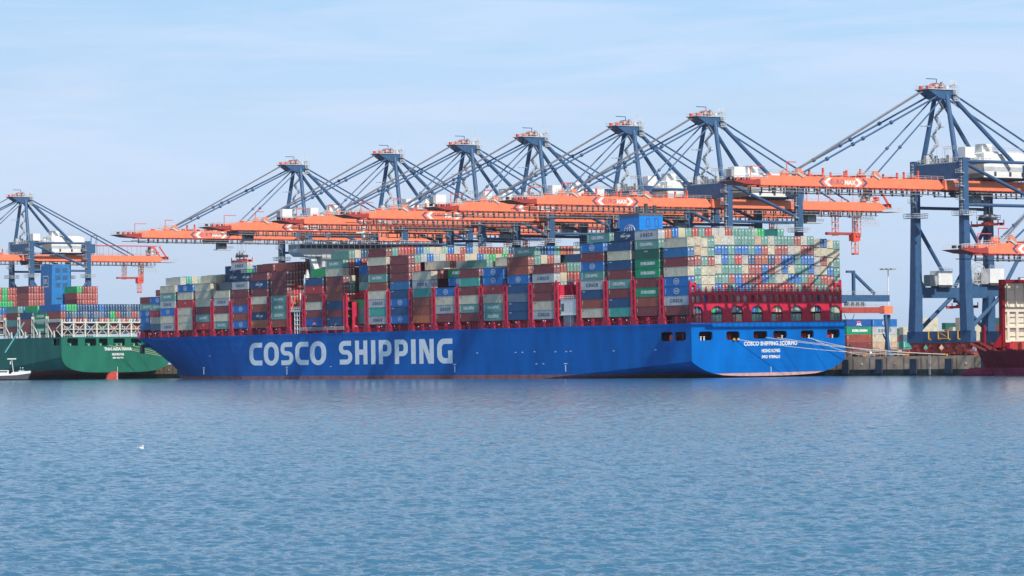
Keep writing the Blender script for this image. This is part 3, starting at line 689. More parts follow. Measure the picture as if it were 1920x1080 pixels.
LET = [('C', 273.8, 264.1), ('O', 262.8, 251.6), ('S', 250.2, 241.0), ('C', 239.4, 229.8), ('O', 228.7, 217.2), ('S', 208.1, 199.0), ('H', 196.9, 188.6), ('I', 186.0, 183.2), ('P', 180.8, 172.4),
       ('P', 170.2, 161.7), ('I', 159.5, 156.6), ('N', 154.2, 145.0), ('G', 142.8, 133.2)]
for part_ in (LET[:5], LET[5:]):
    mb = MB()
    for ch, y0, y1 in part_:
        vs, fs = fill2d(GL[ch], 0.02)
        mb.add([(-0.02+w_, y0+(y1-y0)*u, 5.15+8.3*v) for u, v, w_ in vs], fs, M_letter)
    mb.build('hull_lettering', ship)
for tx_, h_, z_, w_ in (('COSCO SHIPPING SCORPIO', 1.3, 9.35, 20.4), ('HONG KONG', 1.1, 7.25, 7.0), ('IMO 9789635', 1.0, 5.45, 7.0)):
    mb = MB(); put_text(mb, tx_, h_, (29.75, -0.32, z_), M_white, '-y', 0.035, w_, True); mb.build('stern_lettering', ship)
mb = MB()   # draught, tug and load marks
for y, z0, z1 in ((245.8, 1.7, 4.0), (131.9, 2.2, 4.4), (66.5, 2.2, 4.3), (310, 2, 4)):
    mb.box((-0.02, y-0.25, z0), (-0.006, y+0.25, z1), M_letter); mb.box((-0.022, y-0.9, z1+0.3), (-0.006, y+0.9, z1+0.55), M_letter)
for y, z in ((118, 8.4), (95, 8.4), (91, 8.4), (84, 8.5), (72, 8.4), (66, 8.4), (63.5, 8.5), (40, 8.4), (18, 8.5), (305, 8.8), (214, 4.4), (83, 4.6), (79, 4.6)):
    mb.box((-0.02, y-0.6, z), (-0.006, y+0.6, z+0.14), M_letter); mb.box((-0.02, y-0.1, z+0.13), (-0.006, y+0.12, z+0.34), M_letter)
mb.box((29.6, -0.32, 1.2), (29.75, -0.306, 3.0), M_white)
for i in range(6): mb.box((203-i*0.5, 0, 0), (203-i*0.5, 0, 0), M_letter) if False else None
mb.build('draught_marks', ship)
mb = MB()   # fender bar under the deck edge
mb.box((-0.06, 8, 15.55), (-0.004, 352, 15.7), M_hullblue)
mb.build('rubbing_strake', ship)

# stern lashing bridge with arches
def arch(u0, u1, v0, v1, n=8):
    r_ = (u1-u0)/2
    return [(u0, v0), (u1, v0)] + [(u0+r_+r_*math.cos(R(180*i/n)), v1-r_*0.75+r_*0.75*math.sin(R(180*i/n))) for i in range(n+1)]
outer = [(0.3, DZ), (BM-0.3, DZ), (BM-0.3, 29.2), (BM-0.7, 29.2), (BM-0.9, 28.3), (BM-2.9, 28.3), (BM-3.0, 25.5), (3.0, 25.5), (2.9, 28.3), (0.9, 28.3), (0.7, 29.2), (0.3, 29.2)]
loops = [outer]
for i in range(8):
    t0 = 0.65+7.55*i; loops.append(arch(t0+0.05, t0+4.35, 16.75, 21.5))
    for j in range(3):
        a_ = t0-0.5+2.52*j; a_ = max(a_, 0.7)
        if a_+1.75 < BM-0.5: loops.append(arch(a_+(0.35 if j == 0 else 0), a_+1.75, 22.55, 24.75))
loops += [arch(1.0, 2.2, 25.9, 27.7), arch(BM-2.2, BM-1.0, 25.9, 27.7)]
lb = empty('stern_lashing_bridge'); lb.parent = ship
vs, fs = fill2d(loops, 0.45)
mb = MB(); mb.add([(u, 0.75-w_, v) for u, v, w_ in vs], fs, M_sred)
mb.box((0.4, 0.98, 22.0), (BM-0.4, 1.9, 22.25), M_sred); mb.box((0.4, 0.98, 25.1), (BM-0.4, 1.9, 25.3), M_sred)
for i in range(24):
    x = 1.55+2.532*i*0.985
    if 3 < x < BM-3: mb.cbox((x, 0.75, 26.1), (0.5, 0.4, 1.3), M_sred); mb.cbox((x, 0.75, 26.9), (0.22, 0.3, 0.8), M_sred)
mb.build('arched_plate', lb)
mb = MB()
mb.rail((1, 0.45, 22.25), (BM-1, 0.45, 22.25), 1.0, M_sred, 2.5, 0.05); mb.rail((3, 0.45, 25.5), (BM-3, 0.45, 25.5), 1.1, M_galv, 2.5, 0.05)
for x in (1.6, BM-1.6, 2.3, BM-2.4): mb.sphere((x, 0.35, 25.75 if x not in (2.3,) else 28.6), 0.32, M_yellow, 8, 5)
mb.sphere((3.0, 0.4, 19.4), 0.4, M_yellow, 8, 5)
mb.build('guard_rail', lb)

# side lashing bridges at each bay gap
def lashing_bridge(y, tall, inset=0.0, full=True):
    mb = MB(); zt = tall
    pl = [rrect(-0.95, DZ, 0.95, zt, 0.05, 1)]
    for z0 in np.arange(19.2, zt-2.0, 2.9):
        pl.append(rrect(-0.32, z0, 0.32, z0+1.9, 0.3, 3))
    vs, fs = fill2d(pl, 0.35)
    for x in [inset+0.25] + ([BM-inset-0.3] if full else []) + [inset+5.2, inset+10.3, 20.5, 30.5]:
        mb.add([(x+w_, y+u, v) for u, v, w_ in vs], fs, M_sred)
    for e in (-0.95, 0.95):    # outer column flanges, flared feet
        mb.box((inset-0.02, y+e-0.17, DZ), (inset+0.62, y+e+0.17, zt-0.02), M_sred)
        mb.prism([(y+e-0.17, DZ), (y+e+0.17+(0.75 if e > 0 else 0), DZ), (y+e+0.17, DZ+2.6), (y+e-0.17-(0 if e > 0 else 0), DZ+2.6)] if e > 0 else [(y+e-0.92, DZ), (y+e+0.17, DZ), (y+e+0.17, DZ+2.6), (y+e-0.17, DZ+2.6)], inset-0.03, inset+0.5, M_sred, 'x')
    for z in np.arange(18.7, zt-1, 2.9): mb.box((inset+0.3, y-0.9, z), (BM-inset-0.3, y+0.9, z+0.22), M_sred)
    mb.box((inset+0.1, y-0.3, zt), (inset+0.5, y+0.3, zt+0.9), M_sred)
    o = mb.build('lashing_bridge', ship)
    return o
for b in AFT:
    if b == 1: continue
    lashing_bridge(AFT[b], 30.2 if b < 19 else 29.2 if b < 22 else 27.5, {23: 2.6, 24: 5.0}.get(b, 0.0))
lashing_bridge(AFT[4]+P, 30.2); lashing_bridge(AFT[15]+P, 30.2); lashing_bridge(AFT[24]+P-0.6, 26.5, 7.5)
mb = MB()    # hatch coaming, mid-bay stools and deck clutter along the side
mb.box((2.4, 16, DZ), (3.0, 352, 18.2), M_sred); mb.box((BM-3.0, 16, DZ), (BM-2.4, 345, 18.2), M_sred)
mb.box((1.6, 16, 18.2), (BM-1.6, 352, 18.75), M_sred)
for b in AFT:
    y = AFT[b]+P/2; i_ = {23: 2.4, 24: 5.0}.get(b, 0.1)
    for yy, w_ in ((y, 0.5), (y-5.9, 0.3), (y+5.9, 0.3)):
        mb.box((i_, yy-w_, DZ), (i_+0.6, yy+w_, 18.6), M_sred); mb.cbox((i_+0.1, yy, 17.9), (0.5, w_*3.4, 0.3), M_sred)
    for q in range(8): mb.box((i_+0.6, y-5.2+q*1.5-0.07, DZ), (i_+0.75, y-5.2+q*1.5+0.07, 17.7), M_sred)
    mb.tube((i_+0.4, y-5.8, 17.4), (i_+0.4, y+5.8, 17.4), 0.07, M_sred, 5)
mb.build('hatch_coaming', ship)
mb = MB(); rr = random.Random(3)
for b in AFT:
    for q in range(2): yy = AFT[b]+rr.uniform(0, 2)*5+1; mb.sphere((0.1, yy, 17.6+rr.random()), 0.18, M_white, 6, 4)
mb.build('deck_lamp', ship)
mb = MB(); mb.rail((0.05, 20, DZ), (0.05, 350, DZ), 1.05, M_sred, 2.4, 0.04, 2); mb.build('deck_rail', ship)

# accommodation block with bridge wings
M_house = mat('deckhouse_white_shaded', (0.50, 0.50, 0.52), 0.5, 0.08)  # house white greyed down, so its shade is part of the colour
acc = empty('deckhouse'); acc.parent = ship
Y0, Y1 = 234.5, 243.5
mb = MB(); mb.box((9, Y0, DZ), (BM-9, Y1, 45.8), M_house)
for z in np.arange(20, 45, 2.9): mb.box((8.6, Y0-0.8, z), (BM-8.6, Y0, z+0.15), M_house)
mb.build('tower', acc)
mb = MB()
mb.prism([(0.2, 45.5), (2, 44.2), (BM-2, 44.2), (BM-0.2, 45.5), (BM-0.2, 47.0), (0.2, 47.0)], Y0+0.2, Y1-0.2, M_house, 'y')
mb.box((-0.1, Y0+0.1, 48.35), (BM+0.1, Y1-0.1, 48.75), M_house)
mb.box((-0.05, Y0+0.15, 45.9), (BM+0.05, Y1-0.15, 46.9), M_house)
for x in list(np.arange(0.1, BM, 2.25)): mb.box((x-0.12, Y0+0.18, 46.9), (x+0.12, Y0+0.4, 48.4), M_house); mb.box((x-0.12, Y1-0.4, 46.9), (x+0.12, Y1-0.2, 48.4), M_house)
for y in np.linspace(Y0+0.3, Y1-0.3, 5): mb.box((0.0, y-0.12, 46.9), (0.25, y+0.12, 48.4), M_house)
mb.build('bridge_wing', acc)
for i, x in enumerate(np.arange(0.1, BM-2, 2.25)):
    MB().box((x+0.12, Y0+0.28, 46.9), (x+2.13, Y0+0.34, 48.36), M_glass).build('window', acc)
for y0_, y1_ in zip(np.linspace(Y0+0.3, Y1-0.3, 5)[:-1], np.linspace(Y0+0.3, Y1-0.3, 5)[1:]):
    MB().box((0.08, y0_+0.12, 46.9), (0.14, y1_-0.12, 48.36), M_glass).build('window', acc)
for x0, x1 in ((10, 4.2), (10, 9.2)):
    MB().beam((x0+0.8, Y0+2, 31), (x1+1, Y0+2, 45.6), 2.0, 1.5, M_white).build('wing_support', acc)
for x, y in ((0.9, Y0+3), (14, Y0+4)):
    d_ = MB(); d_.tube((x, y, 48.7), (x, y, 51.0), 0.25, M_white, 8); d_.sphere((x, y, 51.9), 1.05, M_white, 12, 8); d_.build('radar_dome', acc)
d_ = MB(); d_.beam((29.3, Y0+5, 48.7), (29.3, Y0+5, 57), 1.2, 1.2, M_white, 0.5, 0.5); d_.cbox((29.3, Y0+5, 53), (6, 0.3, 0.4), M_white); d_.cbox((29.3, Y0+4.4, 55), (4, 0.3, 0.3), M_white); d_.build('radar_mast', acc)
d_ = MB(); d_.rail((0, Y0+0.2, 48.75), (BM, Y0+0.2, 48.75), 1.2, M_white, 1.8, 0.06); d_.rail((0, Y0+0.2, 48.75), (0, Y1-0.2, 48.75), 1.2, M_white, 1.8, 0.06); d_.build('guard_rail', acc)
# lifeboat, its cradle and the white tower beneath it
d_ = MB(); d_.sphere((3.5, 239.6, 27.6), 1.55, M_ored, 12, 8, (1.0, 2.3, 0.95)); d_.box((2.6, 238.2, 28.3), (4.4, 240.6, 29.5), M_ored); d_.build('lifeboat', ship)
d_ = MB()
d_.box((0.3, 236, 24.3), (4.8, 243.5, 24.9), M_white)
for y in (236.6, 238.4, 240.2): 
    d_.tube((0.5, y, DZ), (0.5, y, 24.3), 0.2, M_white, 6); d_.tube((2.6, y, DZ), (2.6, y, 24.3), 0.2, M_white, 6)
for z in (18, 19.6, 21.2, 22.8): d_.tube((0.5, 236.6, z), (0.5, 240.2, z), 0.15, M_white, 6); d_.tube((0.5, 236.6, z), (2.6, 236.6, z), 0.15, M_white, 6)
d_.rail((0.3, 236, 24.9), (0.3, 243.5, 24.9), 1.1, M_white, 1.2, 0.07)
d_.tube((0.6, 236.1, 24.9), (0.6, 236.1, 31), 0.22, M_white, 6); d_.tube((0.6, 243, 24.9), (2.6, 243, 30), 0.25, M_ored, 6)
d_.build('lifeboat_platform', ship)
d_ = MB(); d_.box((1.4, 233.6, 33.6), (4.0, 235.2, 36.4), M_white); d_.prism([(1.8, 36.4), (3.6, 36.4), (2.6, 39.4)], 233.9, 234.8, M_white, 'y'); d_.tube((1.2, 233.8, 28.0), (1.2, 233.8, 37.5), 0.2, M_white, 6); d_.box((0.7, 233.4, 30.3), (2.4, 234.6, 31.7), M_white); d_.build('crane_pedestal', ship)
d_ = MB()   # stowed gangway along the side
d_.box((-0.35, 204, 17.45), (-0.05, 235, 17.6), M_galv); d_.rail((-0.3, 204, 17.6), (-0.3, 235, 17.6), 0.9, M_galv, 1.2, 0.06, 3)
d_.tube((-0.2, 211, 18.4), (-0.2, 209.5, 19.6), 0.1, M_white, 6)
d_.build('gangway', ship)
# void bay: red cell guides with lit ledges
d_ = MB(); y13 = AFT[13]
for yy in (y13+1.6, y13+12.2):
    for x in (3.2, 8.2, 13.2): d_.box((x, yy-0.4, DZ), (x+0.5, yy+0.4, 27.0), M_sred)
for z in (18.7, 21.6, 24.5, 27.4): d_.box((1.5, y13+0.9, z), (9, y13+2.0, z+0.5), M_sred); d_.sphere((1.6, y13+1.2, z+0.9), 0.4, M_yellow, 8, 5)
d_.box((0.4, y13+10, DZ), (9, y13+10.4, 27.0), M_sred)
d_.build('cell_guide', ship)
# white pilot cabin and railing in the gap before the funnel
d_ = MB(); d_.box((0.4, 60.8, 20.2), (5.6, 69.3, 25.0), M_white); d_.box((0.2, 60.4, 19.9), (5.8, 69.6, 20.2), M_white); d_.box((1.2, 63.5, DZ), (4.5, 69, 19.9), M_grey)
d_.rail((0.3, 60.6, 25.0), (0.3, 69.4, 25.0), 1.1, M_white, 1.0, 0.07); d_.box((0.38, 67.4, 21.2), (0.395, 69.0, 23.6), M_glass)
d_.tube((0.8, 64.4, DZ), (0.8, 64.4, 20), 0.16, M_white, 6)
d_.build('side_cabin', ship)
d_ = MB(); d_.box((0.6, 69.9, 25), (8, 71, 29.6), M_sred); d_.build('access_tower', ship); d_ = MB(); d_.box((3, 61.5, 25.2), (12, 62.2, 27.2), M_sred); d_.build('cross_walkway', ship)
d_ = MB(); d_.tube((2.2, 61.2, 26.8), (1.2, 60.6, 29.5), 0.1, M_white, 6); d_.sphere((2.0, 61.1, 26.7), 0.7, M_white, 8, 6); d_.build('searchlight', ship)
# funnel casing
fn = empty('funnel_casing'); fn.parent = ship
fx0, fx1, fy0, fy1 = 24.0, 33.2, 58.8, 69.6
MB().box((fx0, fy0, DZ), (fx1, fy1, 51.2), M_funnelblue).build('casing', fn)
MB().box((fx0-0.12, fy0-0.12, 51.2), (fx1+0.12, fy1+0.12, 52.1), mat('funnel_top_grey', (0.10, 0.12, 0.15))).build('dark_cap', fn)
for i in range(5):
    d_ = MB(); x = fx0+1.4+i*1.7; d_.tube((x, fy0+3+(i % 2)*3, 52.1), (x, fy0+3+(i % 2)*3, 54.2+(i % 3)*0.5), 0.65, M_galv if i % 2 else M_dark, 10); d_.build('exhaust_pipe', fn)
for x in (26.6, 30.0):
    d_ = MB(); vs, fs = fill2d([rrect(x, 47.6, x+1.5, 50.4, 0.1), rrect(x+0.18, 47.8, x+1.32, 50.2, 0.1)], 0.06); d_.add([(u, fy0-0.03-w_, v) for u, v, w_ in vs], fs, M_dark); d_.build('louvre', fn)
d_ = MB(); cy_ = (fy0+fy1)/2
for r_ in (2.3, 1.0):
    p0 = [(cy_-r_*1.3*math.cos(R(180*i/12)), 46.2+2.3*math.sin(R(180*i/12))) for i in range(13)]
    d_.path([(fx0-0.04, a, b) for a, b in p0], 0.09, M_white, 5)
d_.tube((fx0-0.04, cy_, 46.2), (fx0-0.04, cy_, 48.5), 0.08, M_white, 5)
d_.tube((fx0-0.04, cy_-2.5, 47.4), (fx0-0.04, cy_+2.5, 47.4), 0.08, M_white, 5)
put_text(d_, 'COSCO', 1.1, (fx0-0.03, cy_, 45.4), M_white, '-x', 0.01, 7.6, True)
d_.build('globe_emblem', fn)
# bow fittings
d_ = MB(); d_.box((8, 378, DZ), (BM-8, 379, 21.5), M_sred)
d_.beam((29.3, 388, DZ), (29.3, 388, 29), 0.8, 0.8, M_white, 0.4, 0.4); d_.build('foremast', ship)
d_ = MB(); d_.tube((9.0, 372, 13.4), (5.0, 371, 13.2), 0.7, M_hullblue, 8); d_.cbox((4.9, 371, 12.0), (1.0, 2.2, 3.2), M_dark); d_.beam((4.9, 369.6, 10.6), (4.9, 372.4, 10.6), 0.9, 0.8, M_dark); d_.build('anchor', ship)

# ------------------------------------------------------------------ mooring lines of the blue ship
def catenary(a, b, sag, n=10):
    a, b = Vector(a), Vector(b); return [a.lerp(b, i/n)-Vector((0, 0, sag*4*(i/n)*(1-i/n))) for i in range(n+1)]
for a, b, lab in (((16.8, -0.9, 11.4), (63.3, -24, 6.2), 'pale mooring line running from the yellow rope guards on the blue stern'),
                  ((27.6, -0.5, 12.0), (63.3, -42, 6.2), 'pale mooring line from the third opening in the blue stern'),
                  ((32.0, -0.5, 11.9), (63.3, -42, 6.3), 'pale mooring line from the fourth opening in the blue stern'),
                  ((43.6, -0.5, 11.8), (63.3, -24, 6.3), 'upper pale mooring line from the fifth opening in the blue stern'),
                  ((44.9, -0.5, 11.8), (63.3, -4, 6.2), 'short steep mooring line from the fifth opening in the blue stern')):
    tag(MB().path(catenary(a, b, 0.8), 0.085, M_rope).build('mooring_line'), lab, 'mooring line', 'mooring lines of the blue ship')

# ------------------------------------------------------------------ ship-to-shore cranes
RAIL = 66.0; GA = 29.2
def build_crane(name, label, dz=0.0, xt=-79.0, tipcab=False, extras=True):
    root = empty(name, (RAIL, 0, QT), label, 'gantry crane', 'ship-to-shore cranes along the quay')
    OFF = (0, 0, QT)
    def put(mb, nm, par=root): return mb.build(nm, par, OFF)
    Z = lambda z: z+dz
    B = M_cblue
    for x in (0, GA):
        o = MB(); o.box((x-1.1, -14.4, 9.8), (x+1.1, 14.4, 13.2), B); put(o, 'sill_beam')
        for i in range(4):
            y = -10.8+7.2*i; o = MB()
            o.prism([(y-3.3, 9.78), (y-1.7, 8.3), (y-3.4, 6.3), (y-1.3, 6.3), (y, 7.3), (y+1.3, 6.3), (y+3.4, 6.3), (y+1.7, 8.3), (y+3.3, 9.78)], x-0.75, x+0.75, M_boggy, 'x')
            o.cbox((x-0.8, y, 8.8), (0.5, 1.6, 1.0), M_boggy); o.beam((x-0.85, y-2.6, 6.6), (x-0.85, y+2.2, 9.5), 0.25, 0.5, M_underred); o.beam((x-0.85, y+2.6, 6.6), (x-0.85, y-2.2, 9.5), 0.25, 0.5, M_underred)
            bg_ = put(o, 'bogie')
            o = MB()
            for q in (-2.7, -1.2, 1.2, 2.7):
                o = MB(); o.tube((x-0.65, y+q, 6.2), (x+0.65, y+q, 6.2), 0.42, M_dark, 10); put(o, 'wheel', bg_)
        for sg in (-1, 1):
            o = MB(); o.beam((x, sg*11.8, 13.2), (x, sg*11.3, 24), 3.1, 3.2, B, 2.7, 2.8); o.beam((x, sg*11.3, 24), (x, sg*11.0, Z(47.2)), 2.7, 2.8, B, 2.1, 2.2)
            o.beam((x, sg*11.0, Z(47.2)), (x, sg*11.0, Z(64.6)), 2.1, 2.1, B); put(o, 'leg')
            o = MB(); o.box((x-2.6, sg*11-2.6, Z(47.4)), (x+2.6, sg*11+2.6, Z(47.6)), M_galv)
            for a, b in (((-2.6, -2.6), (2.6, -2.6)), ((2.6, -2.6), (2.6, 2.6)), ((2.6, 2.6), (-2.6, 2.6)), ((-2.6, 2.6), (-2.6, -2.6))):
                o.rail((x+a[0], sg*11+a[1], Z(47.6)), (x+b[0], sg*11+b[1], Z(47.6)), 1.2, M_galv, 1.3, 0.07)
            put(o, 'leg_platform')
            o = MB()
            for s_ in (-0.3, 0.3): o.tube((x-1.25, sg*11+s_-0.3, Z(48)), (x-1.25, sg*11+s_-0.3, Z(64)), 0.06, M_galv, 4)
            for z in np.arange(49, 64, 0.9): o.cbox((x-1.3, sg*11-0.3, Z(z)), (0.5, 0.8, 0.12), M_galv)
            for z in (52, 56, 60): o.box((x-2.4, sg*11-1.6, Z(z)), (x-1.1, sg*11+0.8, Z(z)+0.15), M_galv); o.rail((x-2.4, sg*11-1.6, Z(z)), (x-2.4, sg*11+0.8, Z(z)), 1.1, M_galv, 1.2, 0.06)
            put(o, 'leg_ladder')
    for sg in (-1, 1):
        y = sg*11.3
        o = MB(); o.box((1.2, y-0.75, 23.4), (GA-1.2, y+0.75, 26.6), B)
        o.box((GA+1.2, y-0.75, 24.4), (67, y+0.75, 26.6), B)
        o.prism([(-0.2, 26.5), (3.5, 26.5), (0.9, 30)], y-0.6, y+0.6, B, 'y'); o.prism([(GA-4, 26.5), (GA+4, 26.5), (GA, 32)], y-0.6, y+0.6, B, 'y')
        o.beam((52, y, 26.6), (52, y, 34.5), 0.9, 0.9, B); o.beam((51.6, y, 34.2), (61, y, 27), 0.8, 0.8, B); o.beam((52.4, y, 34.4), (49, y, 34.4), 0.8, 0.8, B)
        put(o, 'portal_beam')
        o = MB(); o.rail((2, y-0.75, 26.6), (GA, y-0.75, 26.6), 1.2, M_galv, 1.6, 0.06); o.rail((GA+2, y-0.75, 26.6), (67, y-0.75, 26.6), 1.2, M_galv, 1.8, 0.06); put(o, 'portal_rail')
        for p, q in (((1.0, Z(45)), (14.0, 26.9)), ((GA-1.0, Z(45)), (GA/2+0.9, 26.9)), ((GA/2-0.5, 23.6), (1.2, 13.6)), ((GA/2+0.5, 23.6), (GA-1.2, 13.6))):
            o = MB(); o.tube((p[0], y, p[1]), (q[0], y, q[1]), 0.62, B, 10); put(o, 'brace')
        for p, q, r_ in (((1, Z(50.6)), (GA-1, Z(50.6)), 0.5), ((1, Z(63.6)), (GA-1, Z(63.6)), 0.48), ((1, Z(62.8)), (GA-1, Z(52.5)), 0.52)):
            o = MB(); o.tube((p[0], sg*11, p[1]), (q[0], sg*11, q[1]), r_, B, 10); put(o, 'brace')
    # electrical cabins and cable reel on the portal beams
    for x0, y in ((7.0, 11.3), (7.5, -11.3)):
        o = MB(); o.box((x0, y-2.4, 27.3), (x0+5.5, y+1.6, 31.6), M_white); o.box((x0+0.2, y-2.2, 26.6), (x0+5.3, y+1.4, 27.3), M_dark)
        o.rail((x0, y-2.4, 31.6), (x0+5.5, y-2.4, 31.6), 1.0, M_galv, 1.3, 0.06); o.box((x0-2.8, y-1.6, 27.0), (x0, y+1.2, 30.4), M_grey); put(o, 'electrical_cabin')
    o = MB(); c_ = (3.6, -12.4, 30.2); n = 28
    for i in range(n):
        t = 2*math.pi*i/n; o.tube((c_[0]+0.9*math.cos(t), c_[1], c_[2]+0.9*math.sin(t)), (c_[0]+3.4*math.cos(t), c_[1], c_[2]+3.4*math.sin(t)), 0.07, M_galv, 4)
    for r_ in (0.9, 2.3, 3.3):
        pts = [(c_[0]+r_*math.cos(2*math.pi*i/n), c_[1], c_[2]+r_*math.sin(2*math.pi*i/n)) for i in range(n+1)]; o.path(pts, 0.12, M_galv, 4)
    o.box((3.2, -12.2, 26.6), (4.0, -11.4, 30.4), M_grey); put(o, 'cable_reel')
    o = MB()
    for q in range(4):
        a_ = 5.0-4.4*q-1.0; o.tube((-1.5, a_, 13.3), (-1.5, a_, 10.9), 0.22, M_yellow, 6); o.tube((-1.5, a_, 10.9), (-1.5, a_-0.9, 10.7), 0.2, M_yellow, 6)
        if q in (1,): o.tube((-1.5, a_, 11.0), (-1.5, a_-4.4, 11.0), 0.18, M_yellow, 6); o.tube((-1.5, a_, 13.0), (-1.5, a_-4.4, 11.2), 0.1, M_yellow, 6); o.tube((-1.5, a_, 13.0), (-1.5, a_-4.4, 13.0), 0.12, M_yellow, 6)
    put(o, 'hatch_hook_frame')
    # cross beams at the top of the legs
    for x in (0, GA):
        o = MB(); o.prism([(-10, Z(58.6)), (10, Z(58.6)), (10, Z(62.9)), (6, Z(63.3)), (-6, Z(63.3)), (-10, Z(62.9))], x-0.8, x+0.8, B, 'x'); put(o, 'cross_beam')
    o = MB(); o.box((-0.6, -9, Z(63.3)), (12.5, 9, Z(63.6)), M_galv)
    rr = random.Random(11)
    for i in range(34):
        x = rr.uniform(0.3, 11); y = rr.uniform(-8.2, 8.2); h = rr.uniform(0.8, 2.6); a_ = rr.uniform(0.5, 1.6)
        o.cbox((x, y, Z(63.6)+h/2), (a_, a_, h), rr.choice([M_galv, M_grey, M_white]))
    for i in range(12): x = rr.uniform(0.3, 11); y = rr.uniform(-8.2, 8.2); o.tube((x, y, Z(63.6)), (x, y, Z(63.6)+rr.uniform(3, 6.5)), 0.09, M_galv, 4)
    for y in (-9, 9): o.rail((-0.6, y, Z(63.6)), (12.5, y, Z(63.6)), 1.2, M_galv, 1.5, 0.07)
    o.rail((-0.6, -9, Z(63.6)), (-0.6, 9, Z(63.6)), 1.2, M_galv, 1.5, 0.07); o.rail((-0.6, -9, Z(67)), (-0.6, -3, Z(67)), 1.2, M_galv, 1.5, 0.07)
    put(o, 'machine_platform')
    # A-frame
    for sg in (-1, 1):
        o = MB(); o.tube((0.2, sg*7.9, Z(62.5)), (1.2, sg*2.7, Z(84)), 0.82, B, 12, 0.72); put(o, 'mast_leg')
        o = MB(); o.tube((2.6, sg*2.4, Z(84.2)), (22.8, sg*7.6, Z(63.8)), 0.66, B, 10); put(o, 'mast_back_leg')
    o = MB(); z = Z(63.8); y = 6.9; x = 1.8     # zigzag stair up the left mast leg
    for i in range(7):
        z2 = z+2.75; y2 = y-0.66; xa = x+(2.6 if i % 2 == 0 else 0); xb = x+(0 if i % 2 == 0 else 2.6)
        o.beam((xa, y, z), (xb, y2, z2), 0.35, 0.55, M_galv); o.rail((xa, y-0.4, z), (xb, y2-0.4, z2), 1.1, M_galv, 1.2, 0.06)
        o.cbox((xb, y2, z2), (1.6, 1.6, 0.16), M_galv); z, y = z2, y2
        if i == 3: o.box((-3.0, y2-0.6, z2), (0, y2+0.6, z2+0.15), M_galv)
    put(o, 'mast_stair')
    # head
    o = MB(); o.prism([(-6.2, Z(85.4)), (4.6, Z(85.4)), (4.6, Z(83.6)), (1, Z(82.3)), (-2.2, Z(83.0))], -2.9, 2.9, B, 'y'); put(o, 'mast_head')
    o = MB(); o.box((-6.4, -3.2, Z(85.4)), (5.2, 3.2, Z(85.6)), M_galv)
    for y in (-3.2, 3.2): o.rail((-6.4, y, Z(85.6)), (5.2, y, Z(85.6)), 1.2, M_galv, 1.1, 0.07)
    o.cbox((-4.4, -1.2, Z(86.1)), (1.2, 1.2, 1.0), M_ored)
    for q in (-1.6, 0.6): o.tube((q, -1.4, Z(86.7)), (q, 1.0, Z(86.7)), 0.85, M_boggy, 12); o.tube((q, -1.5, Z(86.7)), (q, -1.4, Z(86.7)), 0.5, M_galv, 10)
    rh = random.Random(8)
    for i in range(16): o.cbox((rh.uniform(-4, 4.4), rh.uniform(-2.8, 2.8), Z(85.6)+rh.uniform(0.3, 2.0)), (rh.uniform(0.3, 0.9),)*3, rh.choice([M_galv, M_white, M_grey]))
    o.box((2.2, -3.0, Z(85.6)), (4.6, -1.2, Z(88)), M_galv) if False else o.rail((2.2, -3.0, Z(86.8)), (4.6, -3.0, Z(86.8)), 1.5, M_white, 0.6, 0.07)
    o.cbox((-5.4, 1.4, Z(86.1)), (0.9, 0.9, 1.0), M_ored)
    o.tube((0.4, 1, Z(85.6)), (0.4, 1, Z(88.9)), 0.13, B, 5); o.tube((0.4, 1, Z(88.9)), (-3.6, 1, Z(88.9)), 0.13, B, 5); o.tube((4.6, 0, Z(85)), (4.6, 0, Z(91)), 0.08, M_galv, 4)
    for z in (82, 84): o.box((2.6, -4.6, Z(z)), (4.4, -2.6, Z(z)+0.15), M_galv); o.rail((2.6, -4.6, Z(z)+0.1), (4.6, -4.6, Z(z)+0.1), 1.1, M_galv, 1, 0.07)
    for s_ in (2.8, 3.6): o.tube((s_, -3.9, Z(80.6)), (s_, -3.9, Z(88)), 0.08, M_galv, 4)
    for z in np.arange(81, 88, 0.6): o.tube((2.8, -3.9, Z(z)), (3.6, -3.9, Z(z)), 0.06, M_galv, 4)
    put(o, 'head_platform')
    # stays
    k = (xt+7)/-72.0
    xo, xi = -56*k, -27.5*k
    for sg in (-1, 1):
        o = MB(); a, b = Vector((-1.0, sg*2.4, Z(84))), Vector((xo, sg*3.3, Z(58.6)))
        o.tube(a, b, 0.29, B, 8)
        for f in (0.35, 0.55, 0.62, 0.8): p = a.lerp(b, f); o.tube(p, a.lerp(b, f+0.012), 0.6, B, 8)
        put(o, 'forestay')
        o = MB(); a, b = Vector((-0.6, sg*2.4, Z(82.6))), Vector((xi, sg*3.3, Z(59)))
        o.tube(a, b, 0.24, B, 8); p = a.lerp(b, 0.62); o.tube(p, a.lerp(b, 0.64), 0.5, B, 8)
        put(o, 'inner_forestay')
        o = MB(); a, b = Vector((3.6, sg*2.5, Z(84.4))), Vector((57, sg*3.3, Z(58.4)))
        o.tube(a, b, 0.31, B, 8); p = a.lerp(b, 0.64)
        o.tube(p, (p.x, p.y, Z(58.2)), 0.13, B, 5); o.tube(p, (p.x-2.2, p.y, Z(58.2)), 0.1, B, 5)
        if sg > 0: o.tube(p, (p.x, -p.y, p.z), 0.13, B, 5)
        put(o, 'backstay')
    o = MB()
    for y in (-0.7, 0.0, 0.9, 1.6): o.tube((-5.5, y, Z(85.2)), (xo, y, Z(59.2)), 0.06 if y else 0.2, mat('grey_wire_rope', (0.16, 0.15, 0.17)), 5)
    put(o, 'hoist_rope')
    # boom and girder
    bt, bb_ = Z(58.25), Z(55.4); xb = xt+8.0
